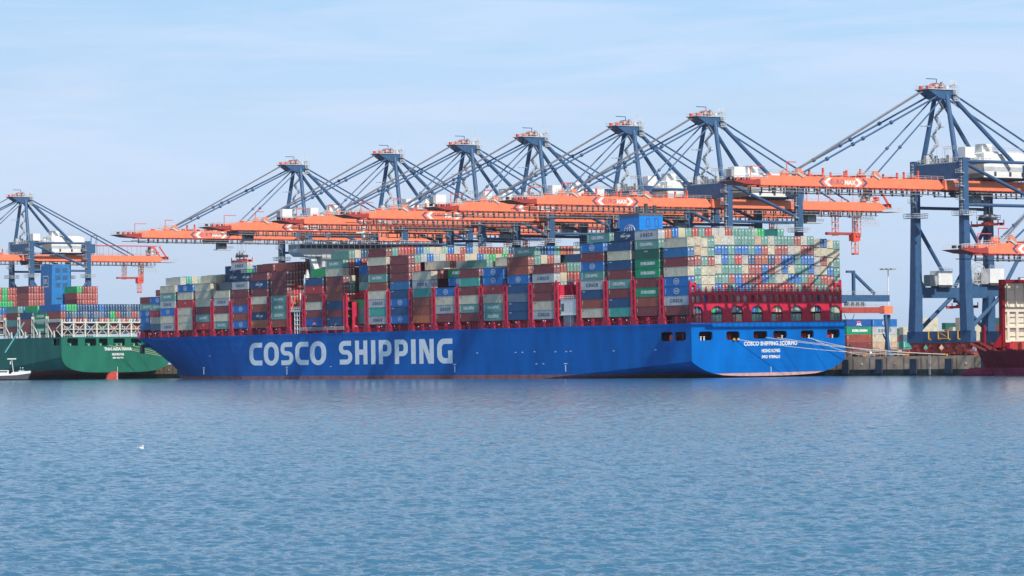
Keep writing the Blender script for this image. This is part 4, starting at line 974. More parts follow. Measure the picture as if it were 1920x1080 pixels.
    for nm, xa, xe, mm in (('boom', xb, -1.6, M_orange), ('girder', -1.2, 70, M_orange)):
        o = MB()
        for sg in (-1, 1):
            y0 = sg*3.4
            if nm == 'boom': o.prism([(xa, bb_), (xa, bb_+1.7), (xa+3.6, bt), (xe-2, bt), (xe, bb_+0.6), (xe-1.2, bb_)], y0-0.65, y0+0.65, mm, 'y')
            else: o.prism([(xa, bb_), (xa, bt), (xe, bt), (xe+3, bb_+1.0), (xe+1, bb_)], y0-0.65, y0+0.65, mm, 'y')
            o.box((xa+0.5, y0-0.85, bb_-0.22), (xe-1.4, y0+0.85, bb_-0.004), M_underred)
        for x in np.arange(xa+4, xe-3, 8): o.box((x, -2.74, bb_+0.4), (x+0.9, 2.74, bb_+1.7), M_underred)
        bo = put(o, nm)
        o = MB()   # service walkway hung below
        for sg in (-1, 1):
            y = sg*4.5
            o.box((xa+3, y-0.35, bb_-1.75), (xe-1.5, y+0.35, bb_-1.5), mat('walkway_grating', (0.20, 0.20, 0.21)))
            for x in np.arange(xa+3.2, xe-2, 2.05 if sg < 0 else 4.1): o.box((x, y-0.3, bb_-1.9), (x+0.17, y+0.3, bb_-0.1), M_dark)
        o.tube((xa+3, -4.9, bb_-0.8), (xe-1.5, -4.9, bb_-0.8), 0.05, M_galv, 4)
        put(o, 'walkway', bo)
        o = MB()
        for y in (-4.0, 4.0): o.rail((xa+4, y, bt), (xe, y, bt), 1.05, mat('pale_pink_rail', (0.72, 0.5, 0.45)), 2.4, 0.05)
        put(o, 'top_rail', bo)
        if nm == 'boom':
            o = MB()
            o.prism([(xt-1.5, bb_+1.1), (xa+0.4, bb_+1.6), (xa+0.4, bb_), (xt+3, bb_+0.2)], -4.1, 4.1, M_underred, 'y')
            o.rail((xt-1, -4.1, bb_+1.3), (xa+3, -4.1, bb_+1.7), 1.2, M_galv, 1.0, 0.07); o.rail((xt-1, 4.1, bb_+1.3), (xa+3, 4.1, bb_+1.7), 1.2, M_galv, 1.0, 0.07)
            o.tube((xa-1.5, -2, bt-1), (xa-1.5, -2, bt+2.6), 0.14, M_ored, 5); o.tube((xa-1.5, -2, bt+2.6), (xa+3.5, -2, bt+2.6), 0.12, M_ored, 5)
            for i in range(7): o.cbox((xt+1+i*1.1, (-1)**i*1.5, bb_+1.9), (0.7, 1.2, 0.8), M_ored if i % 2 else M_dark)
            o.box((xt+4, -4.4, bb_-1.4), (xa+6, -3.6, bb_-1.2), M_dark); o.box((xt+4, 3.6, bb_-1.4), (xa+6, 4.4, bb_-1.2), M_dark)
            put(o, 'tip_platform', bo)
            for xx in (xo, xi):   # stay brackets and upstands
                for sg in (-1, 1): o = MB(); o.prism([(xx-1.6, bt-0.01), (xx+1.9, bt-0.01), (xx+0.5, bt+2.1), (xx-0.8, bt+2.1)], sg*3.4-0.5, sg*3.4+0.5, M_orange, 'y'); put(o, 'stay_bracket', bo)
                o = MB(); o.rail((xx-7, -4.1, bt+0.9), (xx-1, -4.1, bt+0.9), 1.1, M_galv, 1.2, 0.07); o.box((xx-7, -4.2, bt+0.7), (xx-1, -3.0, bt+0.85), M_galv); o.beam((xx-1, -4.2, bt+0.9), (xx+1, -4.2, bt-0.2), 0.2, 0.6, M_galv)
                put(o, 'access_step', bo)
            for i, xx in enumerate((-47*k, -39*k, -33*k, -19*k, -11*k)):
                o = MB()
                for sg in (-1, 1): o.cbox((xx, sg*3.2, bt+1.3-(i % 2)*0.4), (0.5, 0.5, 2.6-(i % 2)*0.8), M_ored)
                o.cbox((xx, 0, bt+0.5), (0.5, 6.4, 0.4), M_ored); put(o, 'boom_latch_frame', bo)
            o = MB(); o.tube((xo-3, -1.5, bt-0.2), (xo-3, -1.5, bt+4.2), 0.14, M_ored, 5); o.tube((xo-3, -1.5, bt+4.2), (xo+0.5, -1.5, bt+4.2), 0.14, M_ored, 5); put(o, 'davit', bo)
            for i in range(6): o = MB(); o.cbox((xb+9+i*10, 3.3*(-1)**i, bt+0.35), (1.2, 1.0, 0.9), M_ored); put(o, 'boom_winch', bo)
            # lettering
            o = MB(); yf = -4.055; tx0 = -49.4 if k > 0.99 else -37.0*1.0
            def chev(x, d, w_, mm):
                vs_ = [(x+d*1.5, bb_+2.55), (x+d*1.5+d*w_, bb_+2.55), (x+d*w_, bb_+1.32), (x+d*1.5+d*w_, bb_+0.1), (x+d*1.5, bb_+0.1), (x, bb_+1.32)]
                o.add([(a, yf, b) for a, b in vs_], [(0, 1, 2, 5), (5, 2, 3, 4)], mm)
            chev(tx0, 1, 1.0, M_purple); chev(tx0+2.1, 1, 1.35, M_white); chev(tx0+18.5, -1, 1.0, M_purple); chev(tx0+16.4, -1, 1.35, M_white)
            put_text(o, 'EURO', 1.5, (tx0+4.6, yf, bb_+0.65), M_purple, '-y', 0.0, 5.0); put_text(o, 'MAX', 1.4, (tx0+9.8, yf, bb_+0.6), M_white, '-y', 0.055, 4.2)
            put(o, 'boom_lettering', bo)
            if tipcab:
                o = MB(); o.box((xt+1, -1.5, bb_+2.2), (xt+5.0, 1.5, bb_+5.2), M_white); o.box((xt+0.2, -1.2, bb_+2.4), (xt+1, 1.2, bb_+4.6), M_grey); put(o, 'tip_winch_house', bo)
        else:
            o = MB()  # backreach machinery, roof rails, hanging orange frames
            rr2 = random.Random(4)
            for i in range(26): o.cbox((rr2.uniform(66.5, 71.5), rr2.uniform(-3, 3), bt+rr2.uniform(0.4, 3.8)), (rr2.uniform(0.5, 1.6),)*3, rr2.choice([M_grey, M_galv, M_ored, M_dark]))
            o.beam((71, 3, bt+4.4), (75.5, 3, bb_+1.2), 0.5, 0.6, M_ored); o.beam((71, -3, bt+4.4), (75.5, -3, bb_+1.2), 0.5, 0.6, M_ored)
            o.cbox((75, 0, bb_+1.8), (1.6, 6.5, 1.6), M_ored); o.box((71, -4, bb_-0.2), (80, 4, bb_), M_galv); o.rail((72, -4, bb_), (80, -4, bb_), 1.2, M_galv, 1.1, 0.06)
            for y in (-3, 3):
                o.tube((34, y, bt+4.8), (72, y, bt+4.8), 0.13, M_ored, 4)
                for x in range(34, 72, 5): o.tube((x, y, bt), (x, y, bt+4.8), 0.08, M_ored, 4)
            put(o, 'backreach_machinery', bo)
            o = MB()
            def tower(xc, yc, zt, zb, wd, mm):
                for i in (-1, 1):
                    for j in (-1, 1): o.tube((xc+i*wd/2, yc+j*wd/2, zt), (xc+i*wd/2, yc+j*wd/2, zb), 0.17, mm, 4)
                for z in np.arange(zb, zt, 2.2):
                    o.tube((xc-wd/2, yc-wd/2, z), (xc+wd/2, yc-wd/2, z), 0.12, mm, 4); o.tube((xc-wd/2, yc-wd/2, z), (xc-wd/2, yc+wd/2, z), 0.12, mm, 4); o.tube((xc+wd/2, yc-wd/2, z), (xc-wd/2, yc-wd/2, z+2.2 if z+2.2 < zt else zt), 0.09, mm, 4)
            mm = mat('pink_orange_frame', (0.80, 0.22, 0.15)); zb_ = 40.6+dz
            tower(53.6, 0, bb_, zb_+6.5, 1.5, mm); tower(61.5, -2, bb_, zb_+6.3, 1.8, mm); tower(63.8, 2, bb_, zb_+4.8, 1.2, mm)
            o.box((49.5, -1, zb_+6.6), (61.5, 0.4, zb_+7.5), M_boggy); o.box((59.5, -2.5, zb_+4.6), (62.5, 0, zb_+7.3), M_ored); tower(60.8, -1.6, zb_+4.6, zb_, 1.6, mm); o.box((59.9, -2.5, zb_), (61.7, -0.7, zb_+0.5), M_ored)
            for i in range(5): o.box((54+i*2.2, -3.6, bb_-1.6-i*0.9), (66+i, -3.2, bb_-1.45-i*0.9), M_galv); o.rail((56+i*2, -3.6, bb_-1.5-i*0.9), (66+i, -3.6, bb_-1.5-i*0.9), 0.9, M_galv, 1.0, 0.05)
            put(o, 'hanging_frame', bo)
    # machinery house
    o = MB(); mw_ = mat('warm_white_cladding', (0.80, 0.79, 0.76), 0.5, 0.05)
    o.box((13, -5.5, Z(59.3)), (30, 5.5, Z(66.6)), mw_); o.prism([(13.5, Z(66.6)), (29.5, Z(66.6)), (28, Z(67.3)), (15, Z(67.3))], -4.8, 4.8, mw_, 'y')
    o.box((12.9, -5.56, Z(61.3)), (30.1, -5.5, Z(62.6)), mat('grey_cladding_band', (0.5, 0.52, 0.55)))
    o.box((12.5, -6.3, Z(58.8)), (30.5, 6.3, Z(59.3)), M_dark); o.rail((13, -5.5, Z(67.3)), (30, -5.5, Z(67.3)), 1.0, M_galv, 2, 0.06)
    for x in (17, 23, 28): o.box((x, -5.60, Z(59.8)), (x+0.9, -5.56, Z(61.1)), M_dark)
    o.box((14.5, -3, Z(66.6)), (18.5, 0, Z(69.6)), mw_)
    o.box((31, -5, Z(59.3)), (36, 5, Z(63.5)), B)
    put(o, 'machinery_house')
    o = MB(); o.box((1.2, -10.6, Z(64.6)), (4.8, -7.4, Z(67.9)), mw_); put(o, 'leg_top_cabin') if extras else None
    # trolley with operator cab
    o = MB(); o.box((-4, -3.9, bb_-1.1), (4, 3.9, bb_-0.3), M_dark)
    for x in (-3, 3): o.cbox((x, 0, bb_-0.9), (1.2, 7.2, 1.4), M_dark)
    o.box((0.2, -2.2, bb_-4.2), (3.6, 0.4, bb_-1.2), M_grey); o.box((0.0, -2.25, bb_-3.4), (3.7, -2.2, bb_-1.9), M_glass); o.box((-0.6, -2.6, bb_-4.5), (6.5, 0.8, bb_-4.2), M_galv); o.rail((3.6, -2.6, bb_-4.2), (6.5, -2.6, bb_-4.2), 1.1, M_galv, 0.9, 0.06)
    tr = put(o, 'trolley')
    return root, tr
NAMES = [(-36.5, 'tallest nearest blue crane at right, with a small white house on its boom tip'),
         (79, 'blue gantry crane with orange boom, its legs rising behind the blue ship stern stacks'),
         (125, 'blue and orange gantry crane whose mast stands third from the right above the ship'),
         (183, 'blue and orange gantry crane whose mast stands fourth from the right above the ship'),
         (228, 'blue and orange gantry crane whose mast stands fifth from the right above the ship'),
         (282.5, 'blue and orange gantry crane whose mast stands sixth from the right, trolley over the bow'),
         (356, 'blue and orange gantry crane with the leftmost long boom, reaching past the blue ship bow'),
         (618, 'distant blue gantry crane at the far left edge behind the green ship')]
TROL = {-36.5: 11, 79: 40, 125: 20, 183: 12, 228: 15, 282.5: -64, 356: -36, 618: 5}
root0, tr0 = build_crane('gantry_crane', NAMES[0][1], tipcab=True)
root0.location.y = NAMES[0][0]; tr0.location.x = TROL[-36.5]
for y, lab in NAMES[1:]:
    c_ = copy_tree(root0); c_.location = (RAIL, y, QT); c_['label'] = lab
    for ch in c_.children:
        if ch.name.startswith('trolley'): ch.location.x = TROL[y]
        if ch.name.startswith('boom') and y not in (125, 228):
            for g in list(ch.children):
                if g.name.startswith('tip_winch_house'): bpy.data.objects.remove(g)
low, trl = build_crane('gantry_crane', 'lower orange crane boom reaching in from the right edge above the maroon ship', dz=-21.8, xt=-54.0)
low.location.y = -105; trl.location.x = -14

# spreaders and the lifted container
def spreader(loc, ztop, label):
    r = empty('spreader', loc, label, 'spreader', 'spreaders hanging from the cranes')
    o = MB(); o.box((-0.55, -6.1, 0), (0.55, 6.1, 0.7), M_ored); o.box((-1.2, -6.1, -0.1), (1.2, -5.5, 0.75), M_ored); o.box((-1.2, 5.5, -0.1), (1.2, 6.1, 0.75), M_ored); o.box((-1.0, -1.8, 0.3), (1.0, 1.8, 1.1), M_ored)
    for sy in (-6, 6):
        for sx in (-1.15, 1.15): o.box((sx-0.12, sy-0.12, -0.1), (sx+0.12, sy+0.12, 1.7), M_ored)
    o.build('telescopic_frame', r)
    o = MB(); o.box((-1.1, -3, 1.7), (1.1, 3, 2.5), M_dark)
    for y in (-2.1, 0, 2.1): o.tube((-0.9, y, 2.6), (0.9, y, 2.6), 0.85, M_grey, 12)
    for y in (-1.6, 1.6): o.box((-0.2, y-0.15, 1.0), (0.2, y+0.15, 1.8), M_ored); o.box((-0.1, y-0.1, 3.2), (0.1, y+0.1, 4.2), M_dark)
    o.build('head_block', r)
    o = MB()
    for y in (-1.8, 1.8):
        for x in (-0.7, 0.7): o.tube((x, y, 3), (x, y*0.9, ztop-loc[2]), 0.045, M_grey, 4)
    o.build('hoist_rope', r); return r
spreader((2.0, 282.8, 43.7), 54.5, 'orange spreader with grey head block holding a lifted light grey container')
container('C', HB, Matrix.Translation((2.0, 282.8, 40.8)), 'light grey container with dark lettering lifted clear below the orange spreader', 'containers stacked on the blue ship')
spreader((85.0, -36.5, 45.0), 54.5, 'orange spreader hanging between the tall blue legs at right')
spreader((79.0, -38-50, 28.0-2), 33.0, 'orange spreader low between the blue crane legs above the quay') if False else None
spreader((110.0, 20, 22.0), 30.0, 'orange-red spreader hanging behind the portal beams of the large crane') if False else None

spreader((95.0, -13.0, 20.6), 24.2, 'orange spreader hanging low behind the large crane portal beam')
# ------------------------------------------------------------------ green ship
gs = empty('container_ship', (7.4, 451, 0), 'green container ship with its stern facing right, moored beyond the blue bow', 'container ship')
def zc_g(u):
    pts = [(0, 9.5), (0.02, 8.0), (0.06, 6.3), (0.1, 5.4), (0.18, 4.4), (0.28, 3.7), (0.4, 3.2), (0.6, 2.9), (1, 2.8)]
    for (a, za), (b, zb) in zip(pts[:-1], pts[1:]):
        if a <= u <= b: return za+(zb-za)*(u-a)/(b-a)
    return 2.8
GB = 51.2
o = MB(); hull_loft(o, M_hullgreen, GB, 366, 17.8, zc_g, 0, 0.085, 60, 0, 90, side_from=30, zmin=-2)
outl = [(0, 17.8)] + [(GB/2*u, zc_g(u)) for u in (0, 0.008, 0.02, 0.04, 0.06, 0.08, 0.1, 0.14, 0.18, 0.23, 0.28, 0.34, 0.4, 0.6, 0.8, 1.0)]
outl += [(GB-t, z) for t, z in outl[::-1][1:]]
gh = [(2.7, 14.2, 7.6, 17.3), (10.8, 14.1, 16, 17.2), (17.2, 14.1, 21.3, 17.2), (24, 14.1, 29.3, 17.1), (32.2, 14.0, 37.0, 17.1), (40, 14, 45, 17.1)]
vs, fs = fill2d([outl]+[rrect(*h_, 0.4) for h_ in gh], 0.5); o.add([(u, -0.05-w_, v) for u, v, w_ in vs], fs, M_green2)
vs, fs = fill2d([[(0, 17.8), (30, 17.8), (30, 9.5-2.55), (0, 9.5)], rrect(1.5, 14.4, 8, 17.2, 0.4)], 0.4); o.add([(0.2+w_, u, v) for u, v, w_ in vs], fs, M_hullgreen)
o.build('hull', gs)
o = MB(); o.box((0.5, 5, 13), (GB-0.5, 5.4, 17.6), M_hullgreen); o.box((0.5, 0.4, 13), (GB-0.5, 20, 13.4), M_hullgreen)
for x in (4.5, 13, 18.5, 26, 28, 34, 37): o.tube((x-0.9, 2, 14.6), (x+0.9, 2, 14.6), 0.8, M_hullgreen, 10); o.cbox((x, 0.8, 14.2), (0.5, 0.5, 1.4), mat('pale_green_fitting', (0.35, 0.5, 0.3)))
o.build('mooring_deck', gs)
for tx_, h_, z_, w_ in (('THALASSA MANA', 1.4, 12.0, 12.9), ('MONROVIA', 1.1, 9.9, 5.6), ('IMO 9667174', 0.75, 8.6, 4.9)):
    o = MB(); put_text(o, tx_, h_, (26.1, -0.32, z_), M_white, '-y', 0.06, w_, True); o.build('stern_lettering', gs)
o = MB()
o.prism([(20.4, -1), (25.9, -1), (25.9, 3.3), (23.6, 3.2), (21.6, 2.4)], -0.4, 0.9, mat('rudder_red', (0.55, 0.07, 0.05)), 'y')
o.box((25.7, -0.34, 2.9), (25.85, -0.31, 5.2), M_white)
for z in np.arange(0, 3, 0.6): o.box((25.3, -0.43, z), (25.8, -0.41, z+0.3), M_white)
o.build('rudder', gs)
wl = mat('offwhite_lashing_paint', (0.68, 0.68, 0.60))
o = MB()
for x in np.arange(0.4, GB, 5.35):
    o.box((x-0.3, -0.2, 17.8), (x+0.3, 0.4, 25.4), wl)
    for s_ in (-1, 1): o.beam((x+s_*0.3, 0.1, 18.4), (x+s_*2.5, 0.1, 20.8), 0.2, 0.2, wl); o.beam((x+s_*2.5, 0.1, 21.3), (x+s_*0.3, 0.1, 23.4), 0.16, 0.16, wl)
for z in (20.9, 23.6): o.box((0.2, -0.25, z), (GB-0.2, 1.0, z+(0.3 if z < 22 else 0.55)), wl)
for x in np.arange(1.5, GB, 2.5): o.box((x-0.2, -0.2, 24.1), (x+0.2, 0.2, 25.3), wl)
o.rail((0.3, -0.2, 17.8), (GB, -0.2, 17.8), 1.1, wl, 1.2, 0.08)
o.build('stern_lashing_bridge', gs)
for i in range(1, 8):
    o = MB(); y = i*14.2
    for yy in (-0.9, 0.9): o.box((0.1, y+yy-0.25, 17.8), (0.7, y+yy+0.25, 26.8), wl)
    for z in (19.5, 22.5, 25.4): o.box((0.1, y-1.1, z), (GB-0.1, y+1.1, z+0.35), wl)
    o.beam((0.3, y-1.1, 22.5), (0.3, y-6.5, 18), 0.3, 0.3, wl); o.box((0.1, y-7, 17.8), (0.7, y-6.3, 20.5), wl); o.box((0.1, y-4.6, 17.8), (0.6, y-4.1, 20.0), wl)
    if i < 3: o.rail((0.1, y-13.8, 24.4), (0.1, y-1.2, 24.4), 0.9, wl, 1.2, 0.1, 2); o.box((0.1, y-13.8, 24.1), (0.7, y-1.2, 24.5), wl)
    o.build('lashing_bridge', gs)
gf = empty('funnel_casing'); gf.parent = gs
o = MB(); fx, fy = 23.4, 59.0; o.prism([(fx, 31), (fx+9.6, 31), (fx+8.9, 50), (fx+0.4, 50)], fy, fy+11.5, mat('casing_blue_green_ship', (0.025, 0.20, 0.50)), 'y'); o.box((fx-0.5, fy-0.5, 17.8), (fx+10, fy+12, 31), M_white); o.build('casing', gf)
for a in range(3):
    for b_ in range(2):
        o = MB()
        for q in range(5): o.box((fx+1.9+b_*3.4, fy-0.05, 40.2+a*3.2+q*0.42), (fx+4.4+b_*3.4, fy-0.01, 40.4+a*3.2+q*0.42), M_dark)
        o.build('louvre', gf)
o = MB(); o.box((fx+2.4, fy-0.06, 35.0), (fx+4.9, fy-0.02, 35.6), M_dark); o.box((fx+6.2, fy-0.06, 35.1), (fx+7.6, fy-0.02, 35.5), M_dark); o.build('vent', gf)
o = MB(); vs, fs = fill2d([rrect(-2.7, -2.5, 2.7, 2.5, 0.1), rrect(-2.3, -2.1, 2.3, 2.1, 0.1)]); o.add([(fx+0.1, fy+6-u, 42.8+v) for u, v, w_ in vs], fs, M_white); put_text(o, 'SPL', 2.2, (fx+0.1, fy+6, 41.7), M_white, '-x', 0.03, 3.6, True); o.build('funnel_emblem', gf)
for i, (a, b) in enumerate((((29, 450, 14.2), (63.3, 425, 6.2)), ((32, 450, 14.2), (63.3, 415, 6.2)), ((40, 450, 14.1), (63.3, 425, 6.3)))):
    tag(MB().path(catenary(a, b, 0.5), 0.09, mat('yellowish_rope', (0.6, 0.5, 0.25))).build('mooring_line'), 'yellowish mooring line, %s of three from the green stern towards the quay' % ORD[i+1], 'mooring line', 'mooring lines of the green ship')
# its cargo
CARGO = {}
gr = random.Random(9)
for b in range(7):
    y = 451+1.2+b*14.2+6.1 + (13 if b > 3 else 0)
    for r_ in range(20):
        x = 7.4+0.4+2.53*(r_+0.5); n = {0: 4, 1: 4, 2: 4, 3: 7, 4: 7, 5: 7, 6: 7}[b]
        if b == 0: n = 4 if r_ > 1 else 4
        if b == 3: n = 4 if r_ < 2 or 5 <= r_ <= 10 or r_ > 14 else 7
        if b >= 4: n = 4 if r_ < 1 else 7
        if b in (1, 2): n = 4 if r_ > 0 else 3
        for k in range(n):
            z = 20.0+k*2.9
            if b == 0 and r_ == 0 and k in (0, 1, 2) : pass
            vis = r_ < 3 or k >= 3 or b == 0 or k == n-1
            if not vis: continue
            if k >= 4: c_ = gr.choice('rrrrrBBmG')
            elif k == 3: c_ = gr.choice('nnknbGnk')
            elif k == 2: c_ = gr.choice('nkrnGBrk')
            else: c_ = gr.choice('rnkBmrE')
            if r_ == 0 and b == 1 and k < 3:
                container('E', HB, Matrix.Translation((x, y, z-0.4)), 'green container with white lettering, %s up in the green stack on the green ship side' % ORD[k+1], 'containers on the green ship'); continue
            if r_ == 0 and b == 3 and k < 4: c_ = 'mt'[k % 2]
            simple_box(Matrix.Translation((x, y, z)), c_, 2.87)
o = rest  # far-side and inner containers of both ships, too many to single out
tag(rest.build('container_stacks'), 'inner and far container rows on the ships, in mixed colours', 'shipping containers', kind='stuff')

# ------------------------------------------------------------------ small white work boat by the green ship
wb = empty('work_boat', (-6.4, 468, 0), 'small white work boat with a mast, low in the water beside the green ship', 'boat')
o = MB(); o.prism([(-17, 0.6), (-17, 2.2), (11, 3.0), (13.5, 3.4), (11.5, 0.4)], -2.6, 2.6, M_dark, 'y'); hb2 = o.build('hull', wb)
o = MB(); o.prism([(-17, 2.2), (2, 2.5), (13.5, 3.4), (13.7, 4.6), (-1, 4.0), (-2, 3.2), (-17, 3.2)], -2.8, 2.8, M_white, 'y'); o.build('bulwark', wb)
o = MB(); o.box((-16, -2, 3.2), (-4, 2, 5.0), M_white); o.box((-15.5, -2.05, 3.9), (-5, -2.0, 4.6), M_glass); o.build('cabin', wb)
o = MB(); o.tube((-0.2, 0, 4), (-1.6, 0, 10.6), 0.28, M_white, 8); o.box((-5, -0.5, 10.3), (2, 0.5, 10.8), M_white); o.tube((-2.6, 0, 9.3), (-2.6, 0, 7.9), 0.5, M_white, 8); o.build('mast', wb)
o = MB()
for x in (5.5, 7.3): o.tube((x, 0, 4.2), (x, 0, 6), 0.12, M_grey, 6); o.cbox((x, 0, 6.1), (0.8, 0.6, 0.3), M_white)
o.box((4, -1.5, 4.0), (8.5, 1.5, 4.9), M_grey); o.build('winch', wb)
wb.rotation_euler = (0, 0, R(-28)); wb.scale = (0.52, 0.7, 0.85)
o = MB(); o.tube((0, 0, 0), (10.6, 4, 12.6), 0.32, mat('teal_boom_paint', (0.10, 0.30, 0.34)), 8); o = o.build('derrick_boom'); o.location = (-13, 462, 11.5); tag(o, 'teal slanting derrick boom against the green hull above the work boat', 'derrick boom')

# ------------------------------------------------------------------ maroon ship at right
RX, RS = 29.0, -76.0     # port side x, bow tip y
rs = empty('cargo_ship', (RX, RS, 0), 'maroon cargo ship bow with cream cargo bulkhead at the right edge', 'cargo ship')
RB = 30.0; hbm = RB/2
o = MB(); rows = []; N_ = 14
for i in range(N_+1):
    q = i/N_; y = -q*60 if i else 0.0
    d = hbm*(1-(1-q)**2.4)**0.8 if q > 0 else 0.25; wln = hbm*(1-(1-max(0, (q-0.09)/0.91))**1.8) if q > 0.09 else 0.1
    zd = 9.6-2.6*smooth(q*4.5-0.5)
    row = []
    for j in range(8):
        f = j/7; z = zd*(1-f)-1.0*f; zz = max(0, min(1, z/zd)); h_ = wln+(d-wln)*zz**1.5
        yy = y-(1-zz)*6.0*max(0, 1-q*5)
        row.append((h_, yy, z))
    rows.append(row)
vs = []; fs = []
for row in rows:
    vs += [(hbm-h_, y, z) for h_, y, z in row]; vs += [(hbm+h_, y, z) for h_, y, z in row]
for i in range(N_):
    for sd in (0, 1):
        for j in range(7):
            a = i*16+sd*8+j; b = (i+1)*16+sd*8+j; fs.append((a, a+1, b+1, b) if sd else (b, b+1, a+1, a))
    fs.append((i*16, i*16+8, (i+1)*16+8, (i+1)*16))
fs.append(tuple(range(0, 8))[::-1]+tuple(range(8, 16)))
o.add(vs, fs, M_hullred)
o.box((0.01, -170, -1), (RB-0.01, -60, 6.9), M_hullred)
o.sphere((hbm, -1.5, 0.6), 2.3, M_hullred, 14, 8, (1.1, 3.0, 0.8))
o.build('hull', rs)
o = MB()
for i in range(22):
    y = -5-i*0.9; x = 8+gr.uniform(0, 12); o.cbox((x, y, 8.4), (gr.uniform(0.6, 1.8), 1.2, gr.uniform(0.8, 2.2)), gr.choice([M_ored, M_underred, M_boggy, M_sred]))
for i in range(8): o.beam((2.5+i*3, -19-i, 7.2), (1.2+i*3, -14-i, 9.2), 0.3, 0.5, M_underred)
o.build('deck_fittings', rs)
o = MB()
for i in range(5): o.beam((9.6-i*0.35, -4.6-i*0.9, 7.6), (9.3-i*0.35, -5.2-i*0.9, 7.6), 0.12, 0.9, M_letter)
o.build('bow_marking', rs)
o = MB(); yb = -20.0; x0 = 8.7; Wd = 26
o.box((x0, yb+0.6, 9.8), (x0+Wd, yb+1.0, 26.0), M_cream)
for i in range(8):
    x = x0+1.0+i*3.3
    o.box((x, yb, 9.8), (x+0.9, yb+0.6, 17.9), M_cream); o.box((x, yb, 18.6), (x+0.35, yb+0.6, 26.0), M_cream)
    for z in (11, 12.6, 14.8, 16.4): o.box((x+0.9, yb+0.35, z), (x+3.3, yb+0.6, z+0.15), M_grey)
    for z in (21.5, 24.2): o.box((x+0.35, yb+0.2, z), (x+3.3, yb+0.6, z+0.25), M_cream)
o.box((x0, yb-0.02, 17.9), (x0+Wd, yb+0.6, 19.3), M_cream); o.box((x0, yb-0.02, 13.4), (x0+Wd, yb+0.58, 13.9), M_cream); o.box((x0, yb-0.02, 9.4), (x0+Wd, yb+0.6, 9.9), M_cream)
o.build('cargo_bulkhead', rs)
o = MB(); o.box((x0-1.0, yb-0.3, 8), (x0, yb+1.2, 26.9), M_hullred); o.box((x0, yb-0.3, 26.0), (x0+Wd, yb+1.2, 26.9), M_hullred); o.prism([(x0-4, 8), (x0, 8), (x0, 13)], yb+0.2, yb+0.8, M_hullred, 'y'); o.box((x0+6, yb-0.2, 26.9), (x0+9, yb+1, 27.6), M_white)
o.box((x0-4, yb+4, 8), (x0-3.4, yb+5, 14), M_hullred); o.box((x0+1, yb-2, 7.4), (x0+14, yb-1.4, 9.6), M_underred)
o.build('bulkhead_frame', rs)
container('E', HB, Matrix.Translation((RX+20.5, RS-36, 15.2)), 'green container at the right edge in front of the cream bulkhead', 'containers on the maroon ship')
container('C', HB, Matrix.Translation((RX+20.5, RS-36, 12.2)), 'light grey container under the green one at the right edge', 'containers on the maroon ship')
container('C', HB, Matrix.Translation((RX+20.5, RS-36, 9.2)), 'light grey container at deck level at the right edge', 'containers on the maroon ship')

# ------------------------------------------------------------------ container yard behind the quay
ROT = Matrix.Rotation(R(90), 4, 'Z')
def yard(x, y, tier, c_, lab, turn=True, L=LEN):
    # lying across the quay: long side faces the water camera side (-y)
    mw = Matrix.Translation((x, y, QT+tier*2.92)) @ ROT
    container(c_, HB, mw, lab, 'containers in the yard behind the quay', L)
YS = 180.0
xr = [189.5, 202.2, 214.9]
lay = [('A', 0, 4, 'royal blue lettered container on top of the yard stack nearest the blue stern'), ('b', 1, 4, 'bright blue container with round emblem on top of the yard stack'),
       ('E', 0, 3, 'green container with white lettering under the royal blue one in the yard'), ('C', 1, 3, 'light grey container with dark lettering in the yard under the bright blue one'),
       ('B', 0, 2, 'red-brown container under the green one in the yard'), ('c', 1, 2, 'cream container under the light grey one in the yard'),
       ('m', 0, 1, 'maroon container low in the yard stack right of the blue stern'), ('u', 1, 1, 'tan container low in the yard beside the maroon one'), ('k', 0, 0, 'blue-grey container at the foot of the yard stack'), ('k', 1, 0, 'blue-grey container at the foot of the yard stack beside the tan one')]
for c_, i, tr_, lab in lay: yard((211.5, 224.2)[i], YS, tr_, c_, lab)
yard(205.5, 140, 1, 'T', 'long turquoise container standing alone low in front of the yard stacks')
yd = random.Random(21); BIG = MB(); rest = BIG
for s_, x0_, x1_, nmax in ((200, 218, 330, 4), (235, 225, 420, 5), (290, 190, 520, 5), (130, 250, 420, 5)):
    x = x0_
    while x < x1_:
        n = yd.randint(max(2, nmax-2), nmax)
        for k in range(n): simple_box(Matrix.Translation((x, s_, QT+k*2.92)) @ ROT, yd.choice('BBmcruTtkbgCcu'), 2.89)
        x += 12.8
for x, s_, cs in ((219, 150, 'cccB'), (241.8, 150, 'cccB'), (254.5, 152, 'gmtr'), (267, 150, 'kGtg'), (280, 150, 'Brr'), (293, 150, 'mtB')):
    for k in range(len(cs)): simple_box(Matrix.Translation((x, s_, QT+(len(cs)-k)*2.92)) @ ROT, cs[k], 2.89)
    simple_box(Matrix.Translation((x, s_, QT)) @ ROT, 'B', 2.89)
yo = BIG.build('container_yard'); 
# join the two remainder meshes into one object of kind stuff
st = bpy.data.objects['container_stacks']
me1, me2 = st.data, yo.data
J = MB(); J.mats = []
for me in (me1, me2):
    base = len(J.v); J.v += [tuple(v.co) for v in me.vertices]; idx = [J.slot(m_) for m_ in me.materials]
    for p in me.polygons: J.f.append(tuple(i+base for i in p.vertices)); J.mi.append(idx[p.material_index])
st.data = J.mesh('container_stacks'); bpy.data.objects.remove(yo)
